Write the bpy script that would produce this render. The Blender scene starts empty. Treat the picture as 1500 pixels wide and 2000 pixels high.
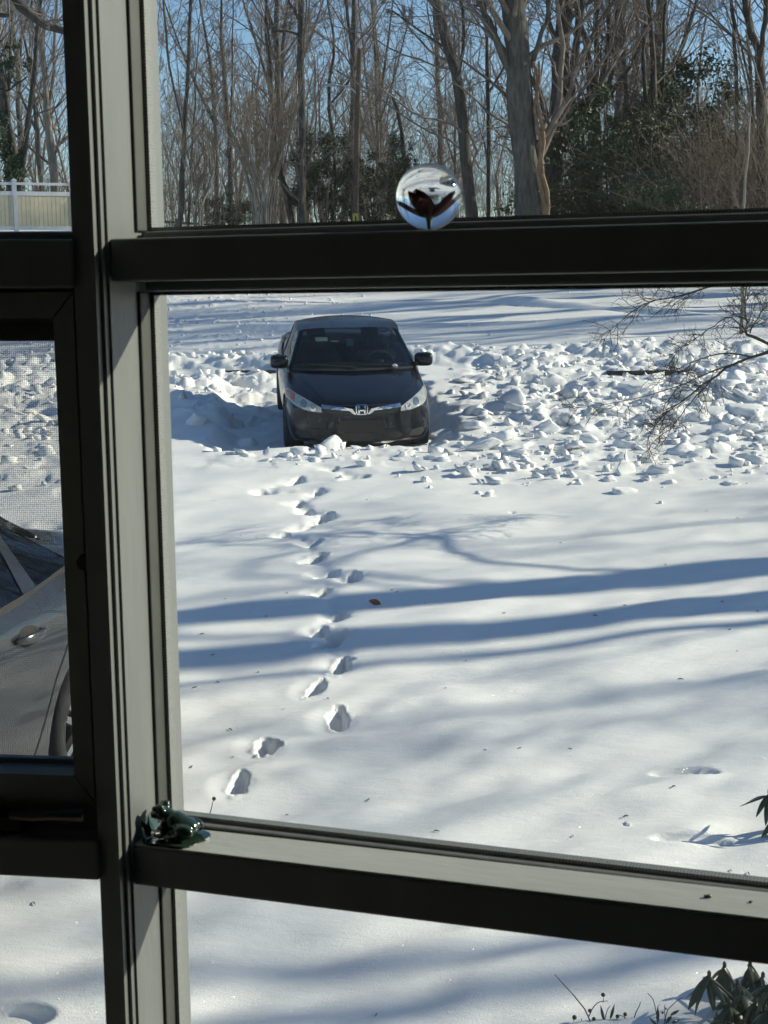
import bpy, bmesh, math, random
import numpy as np
from mathutils import Vector, Matrix, Quaternion
from mathutils.bvhtree import BVHTree
import mathutils

# ------------------------------------------------------------------ camera, sky, sun, exposure
scene = bpy.context.scene
COL = scene.collection
CAM_Z = 3.25
PITCH = math.atan(0.16)
ROLL = 0.012
FPX = 3000.0            # focal length in pixels of the 1500 x 2000 photograph
cd = bpy.data.cameras.new('camera')
cam = bpy.data.objects.new('camera', cd)
COL.objects.link(cam)
scene.camera = cam
cF = Vector((0, math.cos(PITCH), -math.sin(PITCH)))
cR0 = Vector((1, 0, 0)); cU0 = Vector((0, math.sin(PITCH), math.cos(PITCH)))
cR = cR0 * math.cos(ROLL) - cU0 * math.sin(ROLL)
cU = cU0 * math.cos(ROLL) + cR0 * math.sin(ROLL)
m = Matrix((cR, cU, -cF)).transposed().to_4x4()
m.translation = Vector((0, 0, CAM_Z))
cam.matrix_world = m
cd.sensor_fit = 'VERTICAL'; cd.sensor_height = 36.0; cd.sensor_width = 27.0
cd.lens = 36.0 * FPX / 2000.0
cd.clip_start = 0.05; cd.clip_end = 2000.0
cd.dof.use_dof = True; cd.dof.focus_distance = 19.0; cd.dof.aperture_fstop = 36.0

SUN_EL = math.radians(25.0)
SUN_AZ = math.radians(74.5)          # clockwise from +Y (away from the house)
sunv = Vector((math.sin(SUN_AZ) * math.cos(SUN_EL), math.cos(SUN_AZ) * math.cos(SUN_EL), math.sin(SUN_EL)))
world = bpy.data.worlds.new('World'); scene.world = world; world.use_nodes = True
wn = world.node_tree; wn.nodes.clear()
sky = wn.nodes.new('ShaderNodeTexSky'); sky.sky_type = 'NISHITA'; sky.sun_disc = False
sky.sun_elevation = SUN_EL; sky.sun_rotation = SUN_AZ; sky.air_density = 0.8; sky.dust_density = 0.05; sky.ozone_density = 1.0
bg = wn.nodes.new('ShaderNodeBackground'); bg.inputs['Strength'].default_value = 0.105
wo = wn.nodes.new('ShaderNodeOutputWorld')
tint = wn.nodes.new('ShaderNodeMix'); tint.data_type = 'RGBA'; tint.blend_type = 'MULTIPLY'; tint.inputs[0].default_value = 1.0; tint.inputs[7].default_value = (0.82, 0.93, 1.02, 1)
wn.links.new(sky.outputs[0], tint.inputs[6]); wn.links.new(tint.outputs[2], bg.inputs[0]); wn.links.new(bg.outputs[0], wo.inputs[0])
sl = bpy.data.lights.new('sun', 'SUN'); sl.energy = 5.0; sl.angle = math.radians(0.85); sl.color = (1.0, 0.925, 0.745)
sun = bpy.data.objects.new('sun', sl); COL.objects.link(sun)
sun.rotation_euler = sunv.to_track_quat('Z', 'Y').to_euler()
vs = scene.view_settings
vs.view_transform = 'Standard'; vs.look = 'None'; vs.gamma = 1.0; vs.use_curve_mapping = False
vs.exposure = 0.32
scene.display_settings.display_device = 'sRGB'
scene.cycles.use_denoising = True
scene.cycles.use_adaptive_sampling = True; scene.cycles.adaptive_threshold = 0.03
scene.cycles.max_bounces = 8; scene.cycles.transparent_max_bounces = 24
scene.cycles.diffuse_bounces = 3; scene.cycles.glossy_bounces = 3; scene.cycles.transmission_bounces = 10
scene.cycles.caustics_reflective = False; scene.cycles.caustics_refractive = False
scene.cycles.sample_clamp_indirect = 6.0

# ------------------------------------------------------------------ helpers
def ray(u, v):
    return cF + cR * ((u - 750) / FPX) + cU * ((1000 - v) / FPX)
def at(u, v, Y):
    """the point seen at photograph pixel (u, v) at Y metres from the camera"""
    d = ray(u, v); k = Y / d.y
    return Vector((d.x * k, Y, CAM_Z + d.z * k))
def project(p):
    d = Vector(p) - Vector((0, 0, CAM_Z)); z = d.dot(cF)
    return 750 + FPX * d.dot(cR) / z, 1000 - FPX * d.dot(cU) / z
SLOPE = 0.06
def on_plane(u, v, z0=0.0):
    d = ray(u, v)
    k = (CAM_Z - z0) / (SLOPE * d.y - d.z)
    return Vector((d.x * k, d.y * k, CAM_Z + d.z * k))

def mesh_raw(name, verts, faces, smooth=False):
    """fast mesh from an (n,3) array and an (m,k) face array"""
    verts = np.asarray(verts, dtype=np.float32); faces = np.asarray(faces, dtype=np.int32)
    me = bpy.data.meshes.new(name)
    n, (mf, k) = len(verts), faces.shape
    me.vertices.add(n); me.vertices.foreach_set('co', verts.ravel())
    me.loops.add(mf * k); me.loops.foreach_set('vertex_index', faces.ravel())
    me.polygons.add(mf); me.polygons.foreach_set('loop_start', np.arange(0, mf * k, k, dtype=np.int32))
    if smooth: me.polygons.foreach_set('use_smooth', np.ones(mf, dtype=bool))
    me.update(calc_edges=True)
    return me
def link(name, me, mat=None, parent=None, loc=None, rot=None, scale=None):
    o = bpy.data.objects.new(name, me); COL.objects.link(o)
    if mat is not None and me is not None and len(me.materials) == 0: me.materials.append(mat)
    if parent is not None: o.parent = parent
    if loc is not None: o.location = loc
    if rot is not None: o.rotation_euler = rot
    if scale is not None: o.scale = scale
    return o
def tag(o, label, cat, group=None):
    o['label'] = label; o['category'] = cat
    if group: o['group'] = group
    return o
def thing(name, label, cat, loc=(0, 0, 0), rot=None, group=None):
    o = link(name, None, loc=loc, rot=rot); o.empty_display_size = 0.1
    return tag(o, label, cat, group)
def struct(o): o['kind'] = 'structure'; return o
def stuff(o): o['kind'] = 'stuff'; return o
def bm_link(name, bm, mat, parent=None, smooth=False, **kw):
    me = bpy.data.meshes.new(name); bm.normal_update(); bm.to_mesh(me); bm.free()
    if smooth: me.polygons.foreach_set('use_smooth', np.ones(len(me.polygons), dtype=bool))
    return link(name, me, mat, parent, **kw)
def pyd(name, verts, faces, mat, parent=None, smooth=False, **kw):
    me = bpy.data.meshes.new(name); me.from_pydata([tuple(v) for v in verts], [], faces); me.update()
    if smooth: me.polygons.foreach_set('use_smooth', np.ones(len(me.polygons), dtype=bool))
    return link(name, me, mat, parent, **kw)
def copy_tree(o, parent=None, loc=None, rotz=None, scale=None, label=None):
    c = o.copy(); COL.objects.link(c)
    if parent is not None: c.parent = parent
    if loc is not None: c.location = loc
    if rotz is not None: c.rotation_euler = (o.rotation_euler[0], o.rotation_euler[1], rotz)
    if scale is not None: c.scale = scale
    if label: c['label'] = label
    for ch in o.children: copy_tree(ch, c)
    return c
def add_box(bm, p0, p1, bevel=0.0):
    x0, y0, z0 = p0; x1, y1, z1 = p1
    vs_ = [bm.verts.new(c) for c in ((x0,y0,z0),(x1,y0,z0),(x1,y1,z0),(x0,y1,z0),(x0,y0,z1),(x1,y0,z1),(x1,y1,z1),(x0,y1,z1))]
    fs = [bm.faces.new([vs_[i] for i in f]) for f in ((0,3,2,1),(4,5,6,7),(0,1,5,4),(1,2,6,5),(2,3,7,6),(3,0,4,7))]
    if bevel > 0:
        es = list({e for f in fs for e in f.edges})
        bmesh.ops.bevel(bm, geom=es, offset=bevel, segments=2, affect='EDGES', profile=0.5)
def box_mesh(name, p0, p1, mat, parent=None, bevel=0.0, **kw):
    bm = bmesh.new(); add_box(bm, p0, p1, bevel)
    return bm_link(name, bm, mat, parent, **kw)

# numpy value noise
def _hash(ix, iy, seed):
    n = (ix.astype(np.int64) * 374761393 + iy.astype(np.int64) * 668265263 + seed * 974711) & 0x7fffffff
    n = ((n ^ (n >> 13)) * 1274126177) & 0x7fffffff
    return ((n ^ (n >> 16)) & 0xffff) / 65535.0
def vnoise(x, y, seed=0):
    x = np.asarray(x, dtype=np.float64); y = np.asarray(y, dtype=np.float64)
    ix = np.floor(x); iy = np.floor(y); fx = x - ix; fy = y - iy
    fx = fx * fx * fx * (fx * (fx * 6 - 15) + 10); fy = fy * fy * fy * (fy * (fy * 6 - 15) + 10)
    a = _hash(ix, iy, seed); b = _hash(ix + 1, iy, seed); c = _hash(ix, iy + 1, seed); d = _hash(ix + 1, iy + 1, seed)
    return (a + (b - a) * fx) * (1 - fy) + (c + (d - c) * fx) * fy - 0.5
def fbm(x, y, seed=0, octs=4, gain=0.5):
    s = 0; a = 1.0
    for i in range(octs):
        s = s + a * vnoise(x * 2**i + 17.3 * i, y * 2**i - 9.1 * i, seed + i); a *= gain
    return s
def cellnoise(x, y, seed=0):
    """distance to the nearest jittered point, and that cell's random value"""
    x = np.asarray(x, float); y = np.asarray(y, float)
    ix = np.floor(x); iy = np.floor(y); best = np.full(x.shape, 9.0); val = np.zeros(x.shape)
    for dx in (-1, 0, 1):
        for dy in (-1, 0, 1):
            cx = ix + dx; cy = iy + dy
            px = cx + _hash(cx, cy, seed); py = cy + _hash(cx, cy, seed + 77)
            d = np.hypot(px - x, py - y); k = d < best
            best = np.where(k, d, best); val = np.where(k, _hash(cx, cy, seed + 155), val)
    return best, val
def sstep(a, b, x):
    t = np.clip((x - a) / (b - a), 0, 1); return t * t * (3 - 2 * t)

# ------------------------------------------------------------------ materials
def pmat(name, c1, c2=None, scale=8.0, rough=0.6, bump=0.0, bscale=40.0, metal=0.0, coat=0.0, spec=0.5,
         stretch=(1, 1, 1), rough2=None, detail=6.0, bdist=0.01):
    M = bpy.data.materials.new(name); M.use_nodes = True
    nt = M.node_tree; b = nt.nodes['Principled BSDF']
    b.inputs['Roughness'].default_value = rough; b.inputs['Metallic'].default_value = metal
    b.inputs['Specular IOR Level'].default_value = spec
    b.inputs['Coat Weight'].default_value = coat; b.inputs['Coat Roughness'].default_value = 0.08
    tc = nt.nodes.new('ShaderNodeTexCoord'); mp = nt.nodes.new('ShaderNodeMapping')
    mp.inputs['Scale'].default_value = stretch
    nt.links.new(tc.outputs['Object'], mp.inputs[0])
    c1 = (*c1, 1.0)
    if c2 is None: b.inputs['Base Color'].default_value = c1
    else:
        nz = nt.nodes.new('ShaderNodeTexNoise'); nz.inputs['Scale'].default_value = scale; nz.inputs['Detail'].default_value = detail
        nt.links.new(mp.outputs[0], nz.inputs['Vector'])
        cr = nt.nodes.new('ShaderNodeValToRGB')
        cr.color_ramp.elements[0].position = 0.32; cr.color_ramp.elements[0].color = c1
        cr.color_ramp.elements[1].position = 0.68; cr.color_ramp.elements[1].color = (*c2, 1.0)
        nt.links.new(nz.outputs['Fac'], cr.inputs[0]); nt.links.new(cr.outputs[0], b.inputs['Base Color'])
        if rough2 is not None:
            mr = nt.nodes.new('ShaderNodeMapRange'); mr.inputs['To Min'].default_value = rough; mr.inputs['To Max'].default_value = rough2
            nt.links.new(nz.outputs['Fac'], mr.inputs['Value']); nt.links.new(mr.outputs[0], b.inputs['Roughness'])
    if bump > 0:
        nb = nt.nodes.new('ShaderNodeTexNoise'); nb.inputs['Scale'].default_value = bscale; nb.inputs['Detail'].default_value = 5.0
        nt.links.new(mp.outputs[0], nb.inputs['Vector'])
        bp = nt.nodes.new('ShaderNodeBump'); bp.inputs['Strength'].default_value = bump; bp.inputs['Distance'].default_value = bdist
        nt.links.new(nb.outputs['Fac'], bp.inputs['Height']); nt.links.new(bp.outputs[0], b.inputs['Normal'])
    return M
def thin_glass(name, tint=(0.96, 0.98, 0.97), dirt=0.0, refl=0.0):
    """window glass: clear sheet that mirrors more at grazing angles, with a film of dust"""
    M = bpy.data.materials.new(name); M.use_nodes = True
    nt = M.node_tree; nt.nodes.clear()
    out = nt.nodes.new('ShaderNodeOutputMaterial')
    tr = nt.nodes.new('ShaderNodeBsdfTransparent'); tr.inputs[0].default_value = (*tint, 1)
    gl = nt.nodes.new('ShaderNodeBsdfGlossy'); gl.inputs['Roughness'].default_value = 0.02
    lw = nt.nodes.new('ShaderNodeLayerWeight'); lw.inputs[0].default_value = 0.5
    pw = nt.nodes.new('ShaderNodeMath'); pw.operation = 'POWER'; pw.inputs[1].default_value = 4.5; nt.links.new(lw.outputs['Facing'], pw.inputs[0])
    sc_ = nt.nodes.new('ShaderNodeMath'); sc_.operation = 'MULTIPLY'; sc_.inputs[1].default_value = 0.9; nt.links.new(pw.outputs[0], sc_.inputs[0])
    ad = nt.nodes.new('ShaderNodeMath'); ad.operation = 'ADD'; ad.inputs[1].default_value = 0.03 + refl; ad.use_clamp = True
    nt.links.new(sc_.outputs[0], ad.inputs[0])
    mx = nt.nodes.new('ShaderNodeMixShader')
    nt.links.new(ad.outputs[0], mx.inputs[0]); nt.links.new(tr.outputs[0], mx.inputs[1]); nt.links.new(gl.outputs[0], mx.inputs[2])
    last = mx
    if dirt > 0:
        tl = nt.nodes.new('ShaderNodeBsdfTranslucent'); tl.inputs[0].default_value = (0.8, 0.8, 0.78, 1)
        tc = nt.nodes.new('ShaderNodeTexCoord'); nz = nt.nodes.new('ShaderNodeTexNoise'); nz.inputs['Scale'].default_value = 9.0
        nz.inputs['Detail'].default_value = 8.0
        nt.links.new(tc.outputs['Object'], nz.inputs['Vector'])
        mr = nt.nodes.new('ShaderNodeMapRange'); mr.inputs['From Min'].default_value = 0.35; mr.inputs['From Max'].default_value = 0.75
        mr.inputs['To Min'].default_value = dirt * 0.5; mr.inputs['To Max'].default_value = dirt * 1.6
        nt.links.new(nz.outputs['Fac'], mr.inputs['Value'])
        m2 = nt.nodes.new('ShaderNodeMixShader')
        nt.links.new(mr.outputs[0], m2.inputs[0]); nt.links.new(mx.outputs[0], m2.inputs[1]); nt.links.new(tl.outputs[0], m2.inputs[2])
        last = m2
    nt.links.new(last.outputs[0], out.inputs[0])
    return M
def snow_mat(name, c=(0.89, 0.885, 0.855), sparkle=True, bump=0.35):
    M = bpy.data.materials.new(name); M.use_nodes = True
    nt = M.node_tree; b = nt.nodes['Principled BSDF']
    tc = nt.nodes.new('ShaderNodeTexCoord')
    n1 = nt.nodes.new('ShaderNodeTexNoise'); n1.inputs['Scale'].default_value = 120.0; n1.inputs['Detail'].default_value = 4.0
    n2 = nt.nodes.new('ShaderNodeTexNoise'); n2.inputs['Scale'].default_value = 2.2; n2.inputs['Detail'].default_value = 6.0
    nt.links.new(tc.outputs['Object'], n1.inputs['Vector']); nt.links.new(tc.outputs['Object'], n2.inputs['Vector'])
    mx = nt.nodes.new('ShaderNodeMix'); mx.data_type = 'RGBA'
    mx.inputs[6].default_value = (c[0] * 0.93, c[1] * 0.93, c[2] * 0.94, 1); mx.inputs[7].default_value = (*c, 1)
    nt.links.new(n2.outputs['Fac'], mx.inputs[0]); nt.links.new(mx.outputs[2], b.inputs['Base Color'])
    b.inputs['Roughness'].default_value = 0.6; b.inputs['Specular IOR Level'].default_value = 0.25
    n3 = nt.nodes.new('ShaderNodeTexNoise'); n3.inputs['Scale'].default_value = 9.0; n3.inputs['Detail'].default_value = 7.0; n3.inputs['Roughness'].default_value = 0.62
    mpg = nt.nodes.new('ShaderNodeMapping'); mpg.inputs['Scale'].default_value = (0.55, 1.5, 1.0); mpg.inputs['Rotation'].default_value = (0, 0, 0.35)
    nt.links.new(tc.outputs['Object'], mpg.inputs[0]); nt.links.new(mpg.outputs[0], n3.inputs['Vector'])
    b0 = nt.nodes.new('ShaderNodeBump'); b0.inputs['Strength'].default_value = 0.35; b0.inputs['Distance'].default_value = 0.02
    nt.links.new(n3.outputs['Fac'], b0.inputs['Height'])
    bp = nt.nodes.new('ShaderNodeBump'); bp.inputs['Strength'].default_value = bump; bp.inputs['Distance'].default_value = 0.006
    nt.links.new(b0.outputs[0], bp.inputs['Normal'])
    nt.links.new(n1.outputs['Fac'], bp.inputs['Height']); nt.links.new(bp.outputs[0], b.inputs['Normal'])
    if sparkle:   # ice crystals: every tiny cell is a facet turned its own way
        vo = nt.nodes.new('ShaderNodeTexVoronoi'); vo.inputs['Scale'].default_value = 420.0
        nt.links.new(tc.outputs['Object'], vo.inputs['Vector'])
        sb = nt.nodes.new('ShaderNodeVectorMath'); sb.operation = 'SUBTRACT'; sb.inputs[1].default_value = (0.5, 0.5, 0.5)
        nt.links.new(vo.outputs['Color'], sb.inputs[0])
        sc = nt.nodes.new('ShaderNodeVectorMath'); sc.operation = 'SCALE'; sc.inputs['Scale'].default_value = 2.2
        nt.links.new(sb.outputs[0], sc.inputs[0])
        ge = nt.nodes.new('ShaderNodeNewGeometry')
        av = nt.nodes.new('ShaderNodeVectorMath'); av.operation = 'ADD'
        nt.links.new(sc.outputs[0], av.inputs[0]); nt.links.new(ge.outputs['Normal'], av.inputs[1])
        nv = nt.nodes.new('ShaderNodeVectorMath'); nv.operation = 'NORMALIZE'; nt.links.new(av.outputs[0], nv.inputs[0])
        gl = nt.nodes.new('ShaderNodeBsdfGlossy'); gl.inputs['Roughness'].default_value = 0.12
        gl.inputs[0].default_value = (1, 1, 1, 1)
        nt.links.new(nv.outputs[0], gl.inputs['Normal'])
        ms = nt.nodes.new('ShaderNodeMixShader'); ms.inputs[0].default_value = 0.006
        out = nt.nodes['Material Output']
        nt.links.new(b.outputs[0], ms.inputs[1]); nt.links.new(gl.outputs[0], ms.inputs[2]); nt.links.new(ms.outputs[0], out.inputs[0])
    return M

SNOW = snow_mat('snow', sparkle=True)
CRUST = snow_mat('snow_crust', (0.875, 0.875, 0.855), sparkle=False, bump=0.5)
PAINT = pmat('window_paint', (0.148, 0.158, 0.157), (0.18, 0.19, 0.187), 14, 0.45, 0.12, 60, stretch=(1, 1, 0.2))
SILL_LIT = pmat('sill_lit_paint', (0.40, 0.41, 0.38), (0.50, 0.51, 0.475), 5, 0.4, 0.15, 60, stretch=(0.3, 1, 1))  # window paint lightened: light on the ledge is put into the colour
SASH = pmat('sash_paint', (0.20, 0.21, 0.18), (0.25, 0.26, 0.22), 14, 0.5, 0.1, 60)
DARKMETAL = pmat('dark_metal', (0.05, 0.045, 0.04), (0.08, 0.07, 0.06), 20, 0.4, 0.1, 80, metal=0.6)
SPACER = None
GLASS = thin_glass('window_glass', tint=(0.966, 0.984, 0.974), dirt=0.0034)
ROOMWALL = pmat('room_wall', (0.48, 0.47, 0.43), (0.55, 0.53, 0.49), 3, 0.8, 0.1, 30)
BARK = pmat('bark_grey', (0.04, 0.038, 0.034), (0.12, 0.112, 0.098), 9, 0.9, 1.0, 9, stretch=(1, 1, 0.25), bdist=0.04)
BARK2 = pmat('bark_brown', (0.034, 0.03, 0.026), (0.09, 0.078, 0.066), 9, 0.9, 1.0, 10, stretch=(1, 1, 0.25), bdist=0.03)
BARK3 = pmat('bark_pale', (0.19, 0.165, 0.135), (0.34, 0.30, 0.25), 7, 0.85, 0.5, 16, stretch=(1, 1, 0.3), bdist=0.02)
TWIG = pmat('twig_brown', (0.115, 0.095, 0.08), (0.24, 0.20, 0.17), 3, 0.9)
TWIGTAN = pmat('twig_tan', (0.24, 0.17, 0.115), (0.34, 0.26, 0.185), 3, 0.9)
TWIGDARK = pmat('twig_dark', (0.035, 0.03, 0.025), (0.07, 0.055, 0.045), 5, 0.85)
EVERGREEN = pmat('evergreen_leaf', (0.038, 0.06, 0.03), (0.085, 0.115, 0.06), 2.5, 0.6, spec=0.25)
EVERGREEN2 = pmat('evergreen_leaf_olive', (0.055, 0.068, 0.03), (0.11, 0.12, 0.06), 2.5, 0.6, spec=0.25)
BRUSH = pmat('dry_brush', (0.10, 0.08, 0.065), (0.21, 0.17, 0.14), 2.0, 0.9)
# ------------------------------------------------------------------ the house: room round the camera, bow window in front
def spacer_mat():
    M = pmat('spacer_aluminium', (0.2, 0.2, 0.2), (0.3, 0.3, 0.3), 40, 0.5)
    nt = M.node_tree; b = nt.nodes['Principled BSDF']
    tc = nt.nodes.new('ShaderNodeTexCoord'); vo = nt.nodes.new('ShaderNodeTexVoronoi'); vo.inputs['Scale'].default_value = 330.0
    vo.inputs['Randomness'].default_value = 0.15
    nt.links.new(tc.outputs['Object'], vo.inputs['Vector'])
    cr = nt.nodes.new('ShaderNodeValToRGB'); cr.color_ramp.elements[0].position = 0.28; cr.color_ramp.elements[1].position = 0.36
    cr.color_ramp.elements[0].color = (0.05, 0.05, 0.05, 1); cr.color_ramp.elements[1].color = (0.20, 0.21, 0.205, 1)
    nt.links.new(vo.outputs['Distance'], cr.inputs[0]); nt.links.new(cr.outputs[0], b.inputs['Base Color'])
    return M
SPACER = spacer_mat()
STOP_SHADE = pmat('glazing_bead_shaded', (0.045, 0.048, 0.043), (0.06, 0.063, 0.057), 20, 0.6)  # darker than the frame: the stop's shade is put into its colour
FLOOR_Z = 1.70; CEIL_Z = 4.35
class Panel:
    def __init__(self, ox, oy, ang):
        self.o = Vector((ox, oy, 0)); self.ang = ang
        self.x = Vector((math.cos(ang), math.sin(ang), 0)); self.n = Vector((-math.sin(ang), math.cos(ang), 0))
    def hit(self, u, v, n0=0.0):
        d = ray(u, v); C = Vector((0, 0, CAM_Z)); q = self.o + self.n * n0
        k = (q - C).dot(self.n) / d.dot(self.n); p = C + d * k
        return (p - self.o).dot(self.x), p.z
    def w(self, s, n, z): return self.o + self.x * s + self.n * n + Vector((0, 0, z))
    def line(self, uv0, uv1, n0=0.0):
        s0, z0 = self.hit(*uv0, n0); s1, z1 = self.hit(*uv1, n0); k = (z1 - z0) / (s1 - s0)
        return lambda s: z0 + k * (s - s0)
pj = at(233, 1000, 1.40)
PR = Panel(pj.x, pj.y, math.atan2(-0.332, 0.943))
pl_ = at(163, 1000, 1.385)
PL = Panel(pl_.x, pl_.y, math.atan2(-0.126, 0.992))
WIN = thing('bow_window', 'bow window frame with dark shaded mullion and transoms, seen from inside', 'window', (pj.x, pj.y, FLOOR_Z))
WIN['kind'] = 'thing'
def wpart(name, P, verts, faces, mat, parent=None, smooth=False):
    """verts are (s, n, z) in the panel's own axes, z from the floor of the room"""
    par = parent or WIN
    o = pyd(name, verts, faces, mat, None, smooth)
    o.parent = par
    if par is WIN:
        d = P.o - Vector((pj.x, pj.y, 0)); o.location = (d.x, d.y, -FLOOR_Z); o.rotation_euler = (0, 0, P.ang)
    return o
def bar(name, P, s0, s1, n0, n1, zb, zt, mat, parent=None, bev=0.0025, z_=None):
    f = lambda z, s: z(s) if callable(z) else z
    bm = bmesh.new()
    vs_ = [bm.verts.new(c) for c in ((s0,n0,f(zb,s0)),(s1,n0,f(zb,s1)),(s1,n1,f(zb,s1)),(s0,n1,f(zb,s0)),
                                     (s0,n0,f(zt,s0)),(s1,n0,f(zt,s1)),(s1,n1,f(zt,s1)),(s0,n1,f(zt,s0)))]
    for q in ((0,3,2,1),(4,5,6,7),(0,1,5,4),(1,2,6,5),(2,3,7,6),(3,0,4,7)): bm.faces.new([vs_[i] for i in q])
    if bev: bmesh.ops.bevel(bm, geom=list(bm.edges), offset=bev, segments=2, affect='EDGES', profile=0.5)
    bm.normal_update(); me = bpy.data.meshes.new(name); bm.to_mesh(me); bm.free()
    o = link(name, me, mat); o.parent = parent or WIN
    if (parent or WIN) is WIN:
        d = P.o - Vector((pj.x, pj.y, 0)); o.location = (d.x, d.y, -FLOOR_Z); o.rotation_euler = (0, 0, P.ang)
    return o
def frame_of_bars(name, P, s0, s1, z0, z1, w, n0, n1, mat, parent=None, inside=True):
    """four bars round an opening as one mesh"""
    bm = bmesh.new()
    f = lambda z, s: z(s) if callable(z) else z
    for a0, a1, b0, b1, dz0, dz1 in ((s0, s0 + w, z0, z1, 0, 0), (s1 - w, s1, z0, z1, 0, 0)):
        vs_ = [bm.verts.new(c) for c in ((a0,n0,f(b0,a0)),(a1,n0,f(b0,a1)),(a1,n1,f(b0,a1)),(a0,n1,f(b0,a0)),(a0,n0,f(b1,a0)),(a1,n0,f(b1,a1)),(a1,n1,f(b1,a1)),(a0,n1,f(b1,a0)))]
        for q in ((0,3,2,1),(4,5,6,7),(0,1,5,4),(1,2,6,5),(2,3,7,6),(3,0,4,7)): bm.faces.new([vs_[i] for i in q])
    for base, sg in ((z0, 1), (z1, -1)):
        a0, a1 = s0 + w, s1 - w
        lo = lambda s: f(base, s) + (0 if sg > 0 else -w); hi = lambda s: f(base, s) + (w if sg > 0 else 0)
        vs_ = [bm.verts.new(c) for c in ((a0,n0,lo(a0)),(a1,n0,lo(a1)),(a1,n1,lo(a1)),(a0,n1,lo(a0)),(a0,n0,hi(a0)),(a1,n0,hi(a1)),(a1,n1,hi(a1)),(a0,n1,hi(a0)))]
        for q in ((0,3,2,1),(4,5,6,7),(0,1,5,4),(1,2,6,5),(2,3,7,6),(3,0,4,7)): bm.faces.new([vs_[i] for i in q])
    bm.normal_update(); me = bpy.data.meshes.new(name); bm.to_mesh(me); bm.free()
    o = link(name, me, mat); o.parent = parent or WIN
    if (parent or WIN) is WIN:
        d = P.o - Vector((pj.x, pj.y, 0)); o.location = (d.x, d.y, -FLOOR_Z); o.rotation_euler = (0, 0, P.ang)
    return o

WTOP = 4.16; WBOT = 1.86; S1 = 0.86       # window head, foot, far end of the right-hand panel
# --- right-hand panel
tr_t = PR.line((225, 466), (1500, 430)); tr_b = PR.line((225, 551), (1500, 528))
si_t = PR.line((270, 1655), (1500, 1800)); si_b = PR.line((265, 1729), (1500, 1886))
NB = 0.057                                # depth of the reveal from the inner face to the glass stop
to_t = PR.line((320, 451), (1500, 414), NB); to_b = PR.line((320, 569), (1500, 551), NB)
so_t = PR.line((500, 1625), (1500, 1743), NB)
bar('transom', PR, 0.0, S1, 0.0, NB, tr_b, tr_t, PAINT)
bar('transom_stop', PR, 0.004, S1, NB, NB + 0.03, to_b, to_t, PAINT)
bar('sill_rail', PR, 0.0, S1, 0.0, NB, si_b, si_t, PAINT)
bar('sill_lit_board', PR, 0.0005, S1, 0.0015, NB - 0.0005, lambda s: si_t(s) + 0.0002, lambda s: si_t(s) + 0.0022, SILL_LIT, bev=0.0006)  # thin sheet over the rail, carries the ledge's painted-in sunlight
so_b2 = lambda s: si_b(s) - 0.004
bar('sill_stop', PR, 0.004, S1, NB, NB + 0.03, so_b2, so_t, PAINT)
bar('window_head', PR, 0.0, S1, 0.0, NB + 0.03, WTOP, CEIL_Z, PAINT)
bar('window_foot', PR, 0.0, S1, 0.0, NB + 0.03, FLOOR_Z, WBOT, PAINT)
# post between the panels: stepped profile, extruded from floor to ceiling (s, n in the right panel's axes)
def plan(u, n): return PR.hit(u, 1000, n)[0]
s_post0 = plan(164, -0.018)
prof = [(s_post0, -0.018), (plan(205, -0.018), -0.018), (plan(205, -0.018), -0.010), (plan(220, -0.010), -0.010),
        (plan(220, -0.010), -0.003), (plan(233, -0.003) - 0.0006, -0.003), (-0.0006, 0.11), (s_post0 - 0.02, 0.11)]
def prism(name, P, pr, z0, z1, mat, parent=None):
    n = len(pr); v = [(a, b, z0) for a, b in pr] + [(a, b, z1) for a, b in pr]
    f = [(i, (i + 1) % n, n + (i + 1) % n, n + i) for i in range(n)] + [tuple(range(n - 1, -1, -1)), tuple(range(n, 2 * n))]
    return wpart(name, P, v, f, mat, parent)
prism('mullion', PR, prof, FLOOR_Z, CEIL_Z, PAINT)
# side reveals of the three openings: flat board, then the stop that holds the glass
for z0, z1, a, b in ((to_t, WTOP, tr_t, WTOP), (so_t, to_b, si_t, tr_b), (WBOT, so_b2, WBOT, si_b)):
    bar('glass_stop', PR, 0.0, 0.0035, NB - 0.008, NB + 0.03, z0, z1, STOP_SHADE, bev=0.0015)
prism('mullion', PR, [(S1, -0.018), (S1 + 0.055, -0.018), (S1 + 0.055, 0.11), (S1, 0.11)], FLOOR_Z, CEIL_Z, PAINT)
for z0, z1 in ((to_t, WTOP), (so_t, to_b), (WBOT, so_b2)):
    pane = bar('pane', PR, 0.0035, S1, NB + 0.008, NB + 0.012, z0, z1, GLASS, bev=0)
    frame_of_bars('glazing_spacer', PR, 0.0036, S1 - 0.001, (lambda s, z=z0: (z(s) if callable(z) else z) + 0.0003),
                  (lambda s, z=z1: (z(s) if callable(z) else z) - 0.0003), 0.0036, NB + 0.0125, NB + 0.024, SPACER)
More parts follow.
